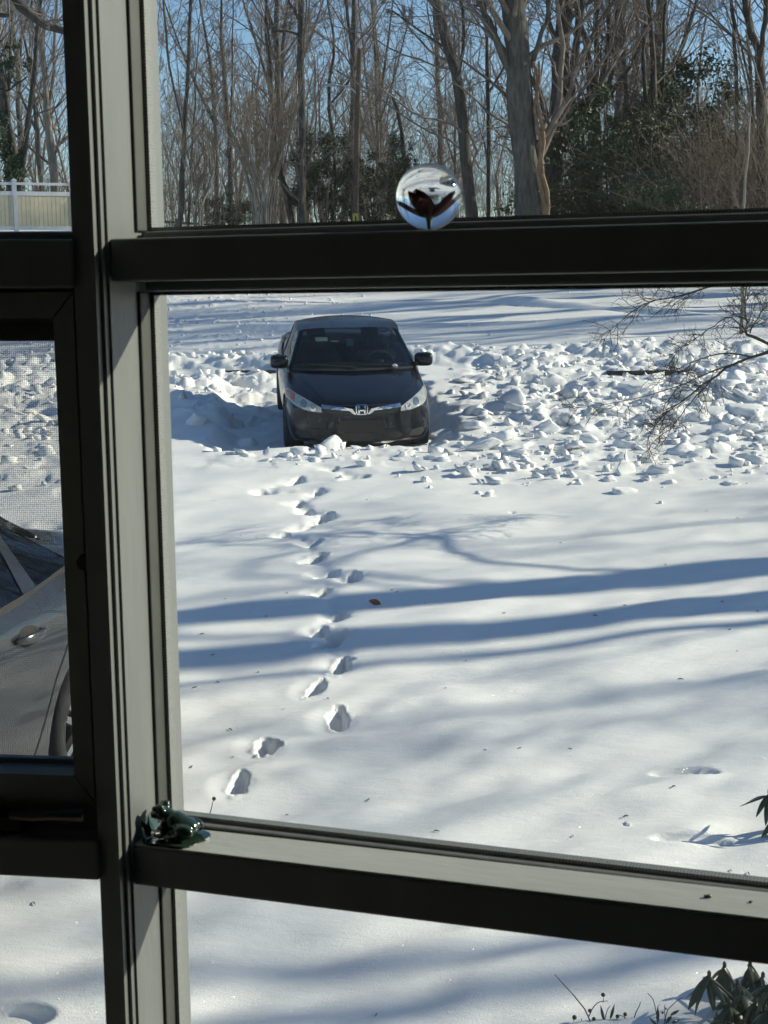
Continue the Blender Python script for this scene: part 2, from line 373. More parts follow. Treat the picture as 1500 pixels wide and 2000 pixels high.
# --- left-hand panel (turned a little further from the camera)
SL = -0.80
LT_t = PL.line((0, 467), (145, 467)); LT_b = PL.line((0, 563), (145, 563))
LS_t = PL.line((0, 1637), (190, 1643)); LS_b = PL.line((0, 1711), (198, 1721))
bar('transom', PL, SL, 0.0, 0.0, 0.075, LT_b, LT_t, PAINT)
LO_t = PL.line((0, 452), (145, 452), 0.075)
bar('transom_stop', PL, SL, -0.001, 0.075, 0.105, lambda s: LT_b(s) + 0.002, LO_t, PAINT)
bar('sill_rail', PL, SL, 0.0, 0.0, 0.105, LS_b, LS_t, PAINT)
bar('window_head', PL, SL, 0.0, 0.0, 0.105, WTOP, CEIL_Z, PAINT)
bar('window_foot', PL, SL, 0.0, 0.0, 0.105, FLOOR_Z, WBOT, PAINT)
prism('mullion', PL, [(SL - 0.05, -0.018), (SL, -0.018), (SL, 0.105), (SL - 0.05, 0.105)], FLOOR_Z, CEIL_Z, PAINT)
for z0, z1 in ((LO_t, WTOP), (WBOT, LS_b)):
    bar('pane', PL, SL, -0.004, 0.086, 0.090, z0, z1, GLASS, bev=0)
# casement sash in the middle opening
sash_n = 0.022
sr_o, _ = PL.hit(152, 800, sash_n); sr_i, _ = PL.hit(112, 800, sash_n)
_, za = PL.hit(60, 571, sash_n); _, zb_ = PL.hit(60, 622, sash_n); _, zc = PL.hit(60, 1512, sash_n); _, zd = PL.hit(60, 1562, sash_n)
SASHT = wpart('casement_sash', PL, [(0, 0, 0)], [], SASH)      # replaced just below by the frame mesh
bpy.data.objects.remove(SASHT)
bmS = bmesh.new()
W_ = sr_o - sr_i; sl0 = SL + 0.005
for quad in (((sl0, zd), (sr_o, zd), (sr_i, zc), (sl0 + W_, zc)), ((sr_o, zd), (sr_o, za), (sr_i, zb_), (sr_i, zc)),
             ((sr_o, za), (sl0, za), (sl0 + W_, zb_), (sr_i, zb_)), ((sl0, za), (sl0, zd), (sl0 + W_, zc), (sl0 + W_, zb_))):
    c = sum((Vector((q[0], 0, q[1])) for q in quad), Vector()) / 4
    lo = []; hi = []
    for a, z in quad:
        p = Vector((a, 0, z)); p = p + (c - p).normalized() * 0.0009       # hairline mitre joints
        lo.append(bmS.verts.new((p.x, sash_n, p.z))); hi.append(bmS.verts.new((p.x, sash_n + 0.05, p.z)))
    bmS.faces.new(lo); bmS.faces.new(hi[::-1])
    for i in range(4): bmS.faces.new((lo[i], hi[i], hi[(i + 1) % 4], lo[(i + 1) % 4]))
bmesh.ops.recalc_face_normals(bmS, faces=bmS.faces)
meS = bpy.data.meshes.new('casement_sash'); bmS.to_mesh(meS); bmS.free()
SASHO = link('casement_sash', meS, SASH); SASHO.parent = WIN
d_ = PL.o - Vector((pj.x, pj.y, 0)); SASHO.location = (d_.x, d_.y, -FLOOR_Z); SASHO.rotation_euler = (0, 0, PL.ang)
bar('pane', PL, sl0 + W_, sr_i, 0.052, 0.056, zc, zb_, GLASS, parent=SASHO, bev=0)
frame_of_bars('glazing_spacer', PL, sl0 + W_, sr_i, zc, zb_, 0.0045, 0.0565, 0.066, SPACER, parent=SASHO)
_, zh0 = PL.hit(60, 667, 0.06)
bar('head_shade_strip', PL, sl0 + W_, sr_i, 0.0665, 0.075, zh0, zb_, DARKMETAL, parent=SASHO, bev=0)  # dark strip standing in for the shaded gap under the head
# insect screen: woven wires, far too many to pick apart
bmW = []; fW = []
def wire(p0, p1, r):
    b = len(bmW); d = (Vector(p1) - Vector(p0)); ax = Vector((0, 0, 1)) if abs(d.x) > abs(d.z) else Vector((1, 0, 0)); q = Vector((0, 1, 0))
    for p in (p0, p1):
        for k in ((-1, -1), (1, -1), (1, 1), (-1, 1)): bmW.append(tuple(Vector(p) + ax * r * k[0] + q * r * k[1]))
    for i in range(4): fW.append((b + i, b + (i + 1) % 4, b + 4 + (i + 1) % 4, b + 4 + i))
step = 0.0019
for i in range(int((sr_i - (sl0 + W_)) / step)): x = sr_i - i * step; wire((x, 0.044, zc), (x, 0.044, zb_), 0.00017)
for i in range(int((zb_ - zc) / step)): z = zc + i * step; wire((sl0 + W_, 0.0444, z), (sr_i, 0.0444, z), 0.00017)
scr = mesh_raw('insect_screen', bmW, fW)
so = link('insect_screen', scr, DARKMETAL, SASHO); so['kind'] = 'stuff'
# hidden gasket between sash and post, crank operator, lock lever
bar('sash_gasket', PL, sr_o, 0.0, 0.030, 0.07, zd, za, DARKMETAL, bev=0)
bar('sash_gasket', PL, SL, 0.0, 0.030, 0.072, za + 0.0005, lambda s: LT_b(s) - 0.0005, DARKMETAL, bev=0)
bar('ledge_shade_bar', PL, SL, -0.0005, 0.034, 0.10, lambda s: LS_t(s) + 0.0004, zd - 0.0005, SASH, bev=0)  # added bar, closes off the skylit ledge so this band stays dark
def crank():
    s0, _ = PL.hit(2, 1600, 0.02); s1, _ = PL.hit(52, 1600, 0.02); zt = LS_t(0)
    base = bar('crank_operator', PL, s0 - 0.05, s1, 0.008, 0.05, zt + 0.0003, zt + 0.017, DARKMETAL, bev=0.004)
    sa, _ = PL.hit(172, 1582, 0.006)
    # folding handle: a tapering bent arm with a knob, lying to the right
    pts = [(s1 - 0.012, 0.012, zt + 0.02), (s1 + 0.012, 0.004, zt + 0.021), (s1 + 0.035, -0.002, zt + 0.025), (sa, -0.004, zt + 0.027)]
    bm = bmesh.new(); rings = []
    for i, p in enumerate(pts):
        r = (0.007, 0.006, 0.0055, 0.008)[i]
        rings.append([bm.verts.new((p[0], p[1] + r * math.cos(t), p[2] + 0.8 * r * math.sin(t))) for t in np.linspace(0, 2 * math.pi, 9)[:-1]])
    for a, b in zip(rings, rings[1:]):
        for i in range(8): bm.faces.new((a[i], a[(i + 1) % 8], b[(i + 1) % 8], b[i]))
    bm.faces.new(rings[0][::-1]); bm.faces.new(rings[-1])
    me = bpy.data.meshes.new('crank_handle'); bmesh.ops.recalc_face_normals(bm, faces=bm.faces); bm.to_mesh(me); bm.free()
    h = link('crank_handle', me, DARKMETAL, base)
crank()
def lock():
    s0, z0 = PL.hit(166, 1112, 0.0); s1, z1 = PL.hit(140, 1096, 0.0)
    pr = [(s0, z0 - 0.006), (s0, z0 + 0.008), (s1 + 0.004, z1 + 0.003), (s1, z1 - 0.003), (s1 + 0.002, z0 - 0.002)]
    v = [(a, 0.012, b) for a, b in pr] + [(a, 0.0295, b) for a, b in pr]; n = len(pr)
    f = [(i, (i + 1) % n, n + (i + 1) % n, n + i) for i in range(n)] + [tuple(range(n)), tuple(range(2 * n - 1, n - 1, -1))]
    wpart('lock_lever', PL, v, f, DARKMETAL)
lock()
# --- the room behind the camera
def slab(name, pts, z0, z1, mat=ROOMWALL):
    n = len(pts); v = [(x, y, z0) for x, y in pts] + [(x, y, z1) for x, y in pts]
    f = [(i, (i + 1) % n, n + (i + 1) % n, n + i) for i in range(n)] + [tuple(range(n - 1, -1, -1)), tuple(range(n, 2 * n))]
    return struct(pyd(name, v, f, mat))
eR = PR.w(S1 + 0.0555, 0.05, 0); eR2 = PR.w(S1 + 0.0555, 0.17, 0); eL = PL.w(SL - 0.0505, 0.05, 0); eL2 = PL.w(SL - 0.0505, 0.17, 0)
X0, X1, Y0 = -3.2, 2.6, -4.2
slab('room_wall_right_front', [(eR.x, eR.y), (X1, eR.y - 0.45), (X1, eR.y - 0.30), (eR2.x, eR2.y)], FLOOR_Z, CEIL_Z)
slab('room_wall_left_front', [(X0, eL.y), (eL.x, eL.y), (eL2.x, eL2.y), (X0, eL2.y)], FLOOR_Z, CEIL_Z)
slab('room_wall_right', [(X1, Y0), (X1 + 0.15, Y0), (X1 + 0.15, eR.y - 0.30), (X1, eR.y - 0.30)], FLOOR_Z, CEIL_Z)
slab('room_wall_left', [(X0 - 0.15, Y0), (X0, Y0), (X0, eL2.y), (X0 - 0.15, eL2.y)], FLOOR_Z, CEIL_Z)
slab('room_wall_back', [(X0 - 0.15, Y0 - 0.15), (X1 + 0.15, Y0 - 0.15), (X1 + 0.15, Y0), (X0 - 0.15, Y0)], FLOOR_Z, CEIL_Z)
foot = [(X0 - 0.15, Y0 - 0.15), (X1 + 0.15, Y0 - 0.15), (X1 + 0.15, eR.y - 0.3), (eR2.x + 0.02, eR2.y + 0.02), (PR.w(0, 0.13, 0).x, PR.w(0, 0.13, 0).y), (eL2.x, eL2.y + 0.02), (X0 - 0.15, eL2.y + 0.02)]
slab('room_ceiling', foot, CEIL_Z + 0.002, CEIL_Z + 0.2, ROOMWALL)
slab('room_floor', foot, FLOOR_Z - 0.25, FLOOR_Z - 0.002, ROOMWALL)
slab('house_foundation', [(x * 0.97, min(y, 1.35) * 0.97) for x, y in foot], -1.0, FLOOR_Z - 0.252, pmat('foundation', (0.30, 0.29, 0.27), (0.38, 0.37, 0.35), 4, 0.9, 0.5, 20))
# ------------------------------------------------------------------ snow-covered ground
_PY = np.array([-400, 0, 20, 44, 50, 60, 83, 120, 200, 400, 900.0])
_PZ = np.array([-2, 0, 1.2, 2.64, 3.15, 4.62, 5.45, 6.1, 8.0, 13.0, 22.0])
def base_z(y): return np.interp(y, _PY, _PZ)
CAR_C = on_plane(707, 868); CAR_C.z = 0
CAR_YAW = math.radians(5.5)                    # the car's tail swings to the left of the photograph
lane_dir = np.array([-math.sin(CAR_YAW), math.cos(CAR_YAW)])
FOOT = [(468, 1535, 1.0, 1), (522, 1455, 1.1, 2), (660, 1397, 1.15, 1), (617, 1337, 1.1, 0), (664, 1294, 1.15, 0), (648, 1248, 1.2, 2),
        (622, 1232, 0.9, 0), (662, 1200, 0.9, 1), (628, 1158, 1.0, 0), (690, 1130, 1.1, 2), (640, 1124, 1.0, 0), (612, 1095, 1.1, 1), (612, 1066, 0.9, 1),
        (556, 1045, 0.9, 2), (595, 1031, 1.1, 0), (636, 1013, 1.2, 2), (602, 1000, 0.8, 0), (582, 984, 1.1, 1), (622, 961, 1.0, 2), (512, 962, 0.8, 0),
        (578, 937, 1.0, 1), (700, 934, 1.3, 0), (648, 918, 0.9, 1)]
_fr = random.Random(5)
FOOTP = []
for u, v, sz, kd in FOOT:
    p = on_plane(u, v); FOOTP.append((p.x, p.y, sz * _fr.uniform(0.85, 1.1), kd, _fr.uniform(-0.35, 0.45)))
HOLLOW = [(on_plane(1337, 1512), 0.20, 0.065, 0.03), (on_plane(1352, 1645), 0.21, 0.05, 0.03), (on_plane(1000, 1000), 0.03, 0.03, 0.02)]
def rubble_mask(x, y):
    """1 where the plough has thrown up broken crust"""
    n = fbm(x * 0.5, y * 0.5, 31, 3) * 1.6
    right = sstep(0.95, 1.5, x + n * 0.3) * sstep(15.6 + 0.0, 17.2, y + n * 1.0 + 0.22 * np.clip(4 - x, 0, 4) * 0.0) * (1 - sstep(25.6, 26.6, y))
    left = sstep(-1.2, -1.8, x + n * 0.2) * sstep(19.6, 21.0, y + n) * (1 - sstep(25.6, 26.6, y))
    left2 = sstep(-3.0, -3.5, x + n * 0.3) * sstep(15.0, 16.5, y + n) * (1 - sstep(25.6, 26.6, y))
    front = sstep(16.4, 17.2, y + n * 0.5) * (1 - sstep(18.0, 18.5, y + n * 0.3)) * sstep(-2.3, -1.8, x) * (1 - sstep(1.4, 2.0, x))
    return np.clip(right + left + left2 + front * 0.75, 0, 1)
def lane_mask(x, y):
    dx = x - CAR_C.x; dy = y - CAR_C.y
    a = dx * lane_dir[1] - dy * lane_dir[0]; l = dx * lane_dir[0] + dy * lane_dir[1]
    n = vnoise(x * 2.1, y * 2.1, 3) * 0.35 + vnoise(x * 6, y * 6, 4) * 0.14
    wl = 1.75; wr = 1.22
    return sstep(-wl - 0.15 + n, -wl + 0.2 + n, a) * (1 - sstep(wr - 0.1 + n, wr + 0.22 + n, a)) * sstep(-0.35 + n, 0.0 + n, l) * (1 - sstep(6.0, 6.6, l))
GREY_S = 1.22; GREY_H = at(72, 1242, 7.5); DRIVE_Z = GREY_H.z - 0.85 * GREY_S - 0.01
def drive_mask(x, y):
    """the dug-out drive at the left where the grey car stands"""
    n = vnoise(x * 1.7, y * 1.7, 8) * 0.4 + vnoise(x * 6, y * 6, 9) * 0.12
    edge = -1.50 - 0.13 * (y - 6.5)
    return (1 - sstep(edge - 0.28, edge + 0.02, x + n * 0.4)) * sstep(6.75, 7.15, y + n * 0.45) * (1 - sstep(13.6, 14.6, y + n))
def height(x, y):
    x = np.asarray(x, float); y = np.asarray(y, float)
    z = base_z(y)
    near = 1 - sstep(26, 40, y)
    # soft wind drifts, longer along the wind
    c, s = math.cos(0.5), math.sin(0.5)
    a = x * c + y * s; b = -x * s + y * c
    z = z + near * (fbm(a * 0.55, b * 1.15, 11, 3, 0.45) * 0.06 + (fbm(a * 1.5, b * 3.0, 12, 2) * (0.024 + 0.034 * (1 - sstep(9.0, 11.0, y)))) * (1 - sstep(17, 24, y)))
    z = z + vnoise(x * 0.12, y * 0.12, 40) * 0.25 * sstep(12, 24, y)
    far = sstep(27, 29, y)
    z = z + far * (fbm(x * 0.10 + y * 0.02, y * 0.42, 13, 3) * 0.30 + fbm(x * 0.5, y * 1.4, 16, 2) * 0.05)
    # old sled track running across the far field
    tr = y - (38.0 - 0.9 * (x - 3.0)); z = z - far * 0.10 * np.exp(-(tr / 0.30)**2) * sstep(1.0, 3.0, x) + far * 0.06 * np.exp(-((tr - 0.6) / 0.3)**2) * sstep(1.0, 3.0, x)
    # ploughed bank along the kerb
    bank = np.exp(-((y - 26.4 - 0.25 * vnoise(x * 0.6, 0.5 + 0 * y, 5)) / 0.6)**2)
    db, vb = cellnoise(x * 4.2, y * 4.2, 61)
    z = z + bank * (0.17 + 0.14 * fbm(x * 0.9, y * 0.9, 15, 3) + 0.10 * fbm(x * 5.0, y * 5.0, 14, 3) + 0.11 * (vb - 0.4) * (1 - sstep(0.3, 0.65, db)))
    rm = rubble_mask(x, y); d1, v1 = cellnoise(x * 2.3, y * 2.3, 21); d2, v2 = cellnoise(x * 5.5, y * 5.5, 22)
    z = z + rm * (0.35 + 0.65 * sstep(18.5, 22.5, y)) * (0.03 + 0.14 * (v1 - 0.5) * (1 - sstep(0.45, 0.8, d1)) + 0.05 * (v2 - 0.4) * (1 - sstep(0.35, 0.7, d2)) + 0.12 * fbm(x * 1.2, y * 1.2, 23, 4))
    lit = sstep(28, 30, y) * (1 - sstep(42, 46, y)) * sstep(0.0, -4.0, x)        # scattered crumbs on the far field, left
    z = z + lit * 0.05 * v2 * (1 - sstep(0.15, 0.5, d2)) * (v1 > 0.45)
    lm = lane_mask(x, y)
    z = z - lm * 0.215 + lm * 0.035 * fbm(x * 4, y * 4, 24, 3)
    dm = drive_mask(x, y)
    z = z * (1 - dm) + dm * (DRIVE_Z + 0.06 * fbm(x * 3, y * 3, 25, 3))
    rim = dm * (1 - dm) * 4; z = z + rim * (0.05 + 0.10 * vnoise(x * 8, y * 8, 26))
    # boot holes with a ragged rim
    for fx, fy, sz, kd, an in FOOTP:
        k = (np.abs(x - fx) < 0.6) & (np.abs(y - fy) < 0.7)
        if not k.any(): continue
        xx = x[k] - fx; yy = y[k] - fy
        ca, sa = math.cos(an - 0.35), math.sin(an - 0.35)
        p = xx * ca + yy * sa; q = -xx * sa + yy * ca
        wob = 1 + 0.40 * vnoise(xx * 9 + fx * 7, yy * 9 + fy * 7, 27) + 0.40 * vnoise(xx * 28 + fx * 5, yy * 28, 28) + 0.22 * vnoise(xx * 60, yy * 60, 33)
        r = np.hypot(p / (0.050 * sz), q / (0.125 * sz)) * wob
        hole = -(0.10 if kd else 0.075) * sz * (1 - sstep(0.78, 1.08, r))
        slope_in = -0.016 * (1 - sstep(0.5, 1.9, np.hypot((p + 0.04) / (0.08 * sz), (q + 0.035) / (0.12 * sz))))
        rim_ = (0.002 + (0.022 if kd == 2 else 0.010) * np.maximum(0, vnoise(xx * 22 + fx * 3, yy * 22, 29) * 1.6)) * np.exp(-((r - 1.28) / 0.2)**2)
        zz = z[k]; zz = zz + hole + slope_in + rim_; z[k] = zz
    fp = sorted(FOOTP, key=lambda q: q[1])
    for (ax_, ay_, *_a), (bx_, by_, *_b) in zip(fp[4:], fp[5:]):      # scuffed drag marks between the steps
        L2 = (bx_ - ax_)**2 + (by_ - ay_)**2
        t_ = np.clip(((x - ax_) * (bx_ - ax_) + (y - ay_) * (by_ - ay_)) / max(L2, 1e-6), 0, 1)
        d_ = np.hypot(x - ax_ - t_ * (bx_ - ax_), y - ay_ - t_ * (by_ - ay_))
        k = d_ < 0.3
        if k.any(): z[k] = z[k] - (0.022 + 0.03 * vnoise(x[k] * 12, y[k] * 12, 34)) * np.exp(-(d_[k] / 0.085)**2)
    for p, rx, ry, dp in HOLLOW:
        r = np.hypot((x - p.x) / rx, (y - p.y) / ry); z = z - dp * (1 - sstep(0.75, 1.05, r)) 
    # hollow edge by the lower left corner
    hx, hy = on_plane(20, 1990).x, on_plane(20, 1990).y
    r = np.hypot((x - hx) / 0.20, (y - hy) / 0.10) + 0.25 * vnoise(x * 6, y * 6, 30); z = z - 0.045 * (1 - sstep(0.6, 1.05, r))
    return z
def H(x, y): return float(height(np.array([x], float), np.array([y], float))[0])

def build_ground():
    t_in = np.linspace(-0.285, 0.285, 380)
    g = 0.285 + 0.0022 * np.cumsum(1.16 ** np.arange(48)); g = g[g < 9]
    t = np.concatenate([-g[::-1], t_in, g])
    Yn = np.linspace(0.9, 4.6, 22)[:-1]
    Ym = [4.6]
    while Ym[-1] < 48: Ym.append(Ym[-1] * (1.0022 if Ym[-1] < 15 else 1.0030))
    Yf = [Ym[-1]]
    while Yf[-1] < 900: Yf.append(Yf[-1] * 1.045)
    Y = np.concatenate([[-60, -20, -6, -2], Yn, Ym, Yf[1:]])
    W = np.maximum(np.abs(Y), 3.0)
    X = t[None, :] * W[:, None]; YY = np.repeat(Y[:, None], len(t), 1)
    # near the house the sheet is wide too
    Z = height(X.ravel(), YY.ravel())
    V = np.stack([X.ravel(), YY.ravel(), Z], 1)
    r, c = len(Y), len(t)
    i = np.arange(r - 1)[:, None] * c + np.arange(c - 1)[None, :]
    F = np.stack([i, i + 1, i + c + 1, i + c], 2).reshape(-1, 4)
    return struct(link('snow_ground', mesh_raw('snow_ground', V, F, True), SNOW))
build_ground()
# ------------------------------------------------------------------ cars
def car_paint(name, c, metal=0.35, rough=0.32, dirt=0.35, dirtc=(0.33, 0.33, 0.33), coat=0.5):
    """metallic paint under clear coat with a film of road salt, heavier low on the body"""
    M = pmat(name, c, tuple(min(1, k * 1.25 + 0.002) for k in c), 3.0, rough, 0.0, metal=metal, coat=1.0)
    M.node_tree.nodes['Principled BSDF'].inputs['Coat Roughness'].default_value = 0.03
    nt = M.node_tree; b = nt.nodes['Principled BSDF']; src = b.inputs['Base Color'].links[0].from_socket
    tc = nt.nodes.new('ShaderNodeTexCoord')
    nz = nt.nodes.new('ShaderNodeTexNoise'); nz.inputs['Scale'].default_value = 6.0; nz.inputs['Detail'].default_value = 9.0; nz.inputs['Roughness'].default_value = 0.7
    nt.links.new(tc.outputs['Object'], nz.inputs['Vector'])
    sx = nt.nodes.new('ShaderNodeSeparateXYZ'); nt.links.new(tc.outputs['Object'], sx.inputs[0])
    mz = nt.nodes.new('ShaderNodeMapRange'); mz.inputs['From Min'].default_value = 0.95; mz.inputs['From Max'].default_value = 0.2
    mz.inputs['To Min'].default_value = 0.10; mz.inputs['To Max'].default_value = 1.0
    nt.links.new(sx.outputs[2], mz.inputs['Value'])
    mr = nt.nodes.new('ShaderNodeMapRange'); mr.inputs['From Min'].default_value = 0.42; mr.inputs['From Max'].default_value = 0.75
    nt.links.new(nz.outputs['Fac'], mr.inputs['Value'])
    mu = nt.nodes.new('ShaderNodeMath'); mu.operation = 'MULTIPLY'; nt.links.new(mr.outputs[0], mu.inputs[0]); nt.links.new(mz.outputs[0], mu.inputs[1])
    m2 = nt.nodes.new('ShaderNodeMath'); m2.operation = 'MULTIPLY'; m2.inputs[1].default_value = dirt; nt.links.new(mu.outputs[0], m2.inputs[0])
    mx = nt.nodes.new('ShaderNodeMix'); mx.data_type = 'RGBA'; mx.inputs[7].default_value = (*dirtc, 1)
    nt.links.new(m2.outputs[0], mx.inputs[0]); nt.links.new(src, mx.inputs[6]); nt.links.new(mx.outputs[2], b.inputs['Base Color'])
    iv = nt.nodes.new('ShaderNodeMapRange'); iv.inputs['To Min'].default_value = coat; iv.inputs['To Max'].default_value = 0.0
    nt.links.new(m2.outputs[0], iv.inputs['Value']); nt.links.new(iv.outputs[0], b.inputs['Coat Weight'])
    return M
NAVY = car_paint('navy_paint', (0.005, 0.009, 0.017), 0.5, 0.25, dirt=0.12, coat=0.35); NAVY.node_tree.nodes['Principled BSDF'].inputs['Specular IOR Level'].default_value = 0.3
GREYP = car_paint('grey_paint', (0.075, 0.08, 0.085), 0.6, 0.2, 0.10, (0.20, 0.21, 0.21), 1.0)
CHROME = pmat('chrome', (0.72, 0.73, 0.75), (0.80, 0.80, 0.82), 30, 0.16, metal=1.0)
BLACKPL = pmat('black_plastic', (0.012, 0.012, 0.012), (0.022, 0.022, 0.022), 30, 0.55, 0.1, 90)
TYRE = pmat('tyre_rubber', (0.02, 0.02, 0.02), (0.05, 0.05, 0.05), 20, 0.85, 0.4, 60)
ALLOY = pmat('alloy', (0.45, 0.46, 0.47), (0.56, 0.57, 0.58), 20, 0.3, metal=0.85)
SEATM = pmat('seat_fabric', (0.05, 0.05, 0.052), (0.08, 0.08, 0.082), 40, 0.9)
LENS = pmat('lamp_lens', (0.34, 0.35, 0.33), (0.54, 0.55, 0.52), 9, 0.12, coat=0.8)
AMBER = pmat('amber_reflector', (0.42, 0.11, 0.05), (0.5, 0.16, 0.07), 20, 0.25, coat=0.5)
LAMPIN = pmat('lamp_reflector', (0.55, 0.56, 0.56), (0.7, 0.7, 0.7), 20, 0.12, metal=0.9)
CARGLASS = thin_glass('car_glass', (0.42, 0.50, 0.48), dirt=0.02, refl=0.035)
SIDEGLASS = thin_glass('side_glass', (0.14, 0.18, 0.18), dirt=0.02, refl=0.06)
PLATEM = pmat('plate_black', (0.008, 0.008, 0.008), (0.014, 0.014, 0.014), 20, 0.5)
STICKW = pmat('sticker_white', (0.62, 0.66, 0.58), (0.7, 0.72, 0.66), 20, 0.6)
TAGBLUE = pmat('tag_blue', (0.10, 0.25, 0.34), (0.14, 0.30, 0.38), 20, 0.6)

#        y     W     zs    zwid  zsh   Wsh   ztop
CARST = [(0.00, 0.80, 0.24, 0.42, 0.625, 0.72, 0.655),
         (0.05, 0.835, 0.19, 0.44, 0.665, 0.745, 0.700),
         (0.25, 0.855, 0.17, 0.47, 0.715, 0.755, 0.765),
         (0.55, 0.868, 0.17, 0.52, 0.780, 0.755, 0.835),
         (0.85, 0.875, 0.18, 0.56, 0.835, 0.760, 0.900),
         (1.15, 0.877, 0.18, 0.58, 0.880, 0.775, 0.950),
         (1.45, 0.877, 0.18, 0.60, 0.910, 0.805, 0.955),
         (2.20, 0.877, 0.18, 0.60, 0.945, 0.815, 0.960),
         (3.00, 0.877, 0.18, 0.62, 0.975, 0.810, 0.985),
         (3.60, 0.872, 0.19, 0.64, 1.005, 0.780, 1.030),
         (4.00, 0.862, 0.21, 0.66, 1.030, 0.740, 1.065),
         (4.38, 0.845, 0.24, 0.66, 1.040, 0.715, 1.075),
         (4.48, 0.815, 0.30, 0.64, 1.000, 0.690, 1.035),
         (4.53, 0.760, 0.36, 0.60, 0.930, 0.640, 0.960)]
def car_half(st):
    y, W, zs, zw, zh, Wh, zt = st
    return [(W - 0.20, zs), (W - 0.06, zs + 0.012), (W - 0.018, zs + 0.11), (W, zw), (W - 0.012, zw * 0.4 + zh * 0.6), (Wh + 0.02, zh - 0.012),
            (Wh - 0.05, zh + 0.12 * (zt - zh)), (Wh * 0.72, zh + 0.62 * (zt - zh)), (Wh * 0.38, zt - 0.006), (0.0, zt)]
def plan_curve(x, y):
    f = 0.40 * max(0.0, 1 - y / 1.25) ** 1.3 if y < 1.25 else 0.0
    r = -0.20 * max(0.0, (y - 3.7) / 0.83) ** 1.3 if y > 3.7 else 0.0
    return y + (f + r) * (abs(x) / 0.877) ** 2.7
def car_body_mesh():
    bm = bmesh.new(); rows = []
    for st in CARST:
        hf = car_half(st); full = [(-x, z) for x, z in hf[:-1]] + [(x, z) for x, z in hf[::-1]]
        rows.append([bm.verts.new((x, plan_curve(x, st[0]), z)) for x, z in full])
    n = len(rows[0])
    for a, b in zip(rows, rows[1:]):
        for i in range(n): bm.faces.new((a[i], a[(i + 1) % n], b[(i + 1) % n], b[i]))
    for row, st, flip in ((rows[0], CARST[0], False), (rows[-1], CARST[-1], True)):     # curved end caps
        m_ = n // 2; cols = 7; grid = []
        for j in range(m_ + 1):
            l, r = row[j], row[n - 1 - j]
            if l is r: grid.append([l] * cols); continue
            g = [l]
            for k in range(1, cols - 1):
                t = k / (cols - 1); x = l.co.x + (r.co.x - l.co.x) * t
                g.append(bm.verts.new((x, plan_curve(x, st[0]), l.co.z)))
            grid.append(g + [r])
        for j in range(m_):
            for k in range(cols - 1):
                q = [grid[j][k], grid[j][k + 1], grid[j + 1][k + 1], grid[j + 1][k]]
                u = []
                for v in q:
                    if v not in u: u.append(v)
                if len(u) > 2:
                    try: bm.faces.new(u)
                    except ValueError: pass
    bmesh.ops.recalc_face_normals(bm, faces=bm.faces)
    me = bpy.data.meshes.new('car_body'); bm.to_mesh(me); bm.free()
    return me
WHEELS = ((0.93, -1), (0.93, 1), (3.60, -1), (3.60, 1)); WR = 0.318
def cylinder_bm(bm, c, r, w, seg=40):
    a = [bm.verts.new((c[0] - w, c[1] + r * math.cos(t), c[2] + r * math.sin(t))) for t in np.linspace(0, 2 * math.pi, seg + 1)[:-1]]
    b = [bm.verts.new((c[0] + w, v.co.y, v.co.z)) for v in a]
    for i in range(seg): bm.faces.new((a[i], a[(i + 1) % seg], b[(i + 1) % seg], b[i]))
    bm.faces.new(a[::-1]); bm.faces.new(b)
def evaluated(me, mods):
    o = bpy.data.objects.new('tmp', me); COL.objects.link(o)
    for kind, kw in mods:
        md = o.modifiers.new(kind, kind)
        for k, v in kw.items(): setattr(md, k, v)
    dg = bpy.context.evaluated_depsgraph_get(); dg.update()
    out = bpy.data.meshes.new_from_object(o.evaluated_get(dg), depsgraph=dg)
    bpy.data.objects.remove(o)
    return out
def make_car_shell():
    me = car_body_mesh()
    bm = bmesh.new()
    for y, s in WHEELS: cylinder_bm(bm, (s * 0.86, y, WR + 0.01), WR + 0.045, 0.22)
    bmesh.ops.recalc_face_normals(bm, faces=bm.faces)
    cme = bpy.data.meshes.new('cutter'); bm.to_mesh(cme); bm.free()
    co = bpy.data.objects.new('cutter', cme); COL.objects.link(co)
    smooth = evaluated(me, [('SUBSURF', dict(levels=3, render_levels=3))])
    bmt = bmesh.new(); bmt.from_mesh(smooth); tree = BVHTree.FromBMesh(bmt); bmt.free()
    out = evaluated(smooth, [('BOOLEAN', dict(object=co, operation='DIFFERENCE', solver='EXACT'))])
    bpy.data.objects.remove(co)
    # open the cabin
    bm = bmesh.new(); bm.from_mesh(out)
    kill = [f for f in bm.faces if f.normal.z > 0.6 and 1.40 + 0.45 * (1 - min(1, abs(f.calc_center_median().x) / 0.7) ** 0) < f.calc_center_median().y < 3.75
            and abs(f.calc_center_median().x) < 0.74 and f.calc_center_median().z > 0.85]
    bmesh.ops.delete(bm, geom=kill, context='FACES'); bm.to_mesh(out); bm.free()
    out.polygons.foreach_set('use_smooth', np.ones(len(out.polygons), dtype=bool))
    out.set_sharp_from_angle(angle=math.radians(38))
    return out, tree
CARSHELL, CARTREE = make_car_shell()

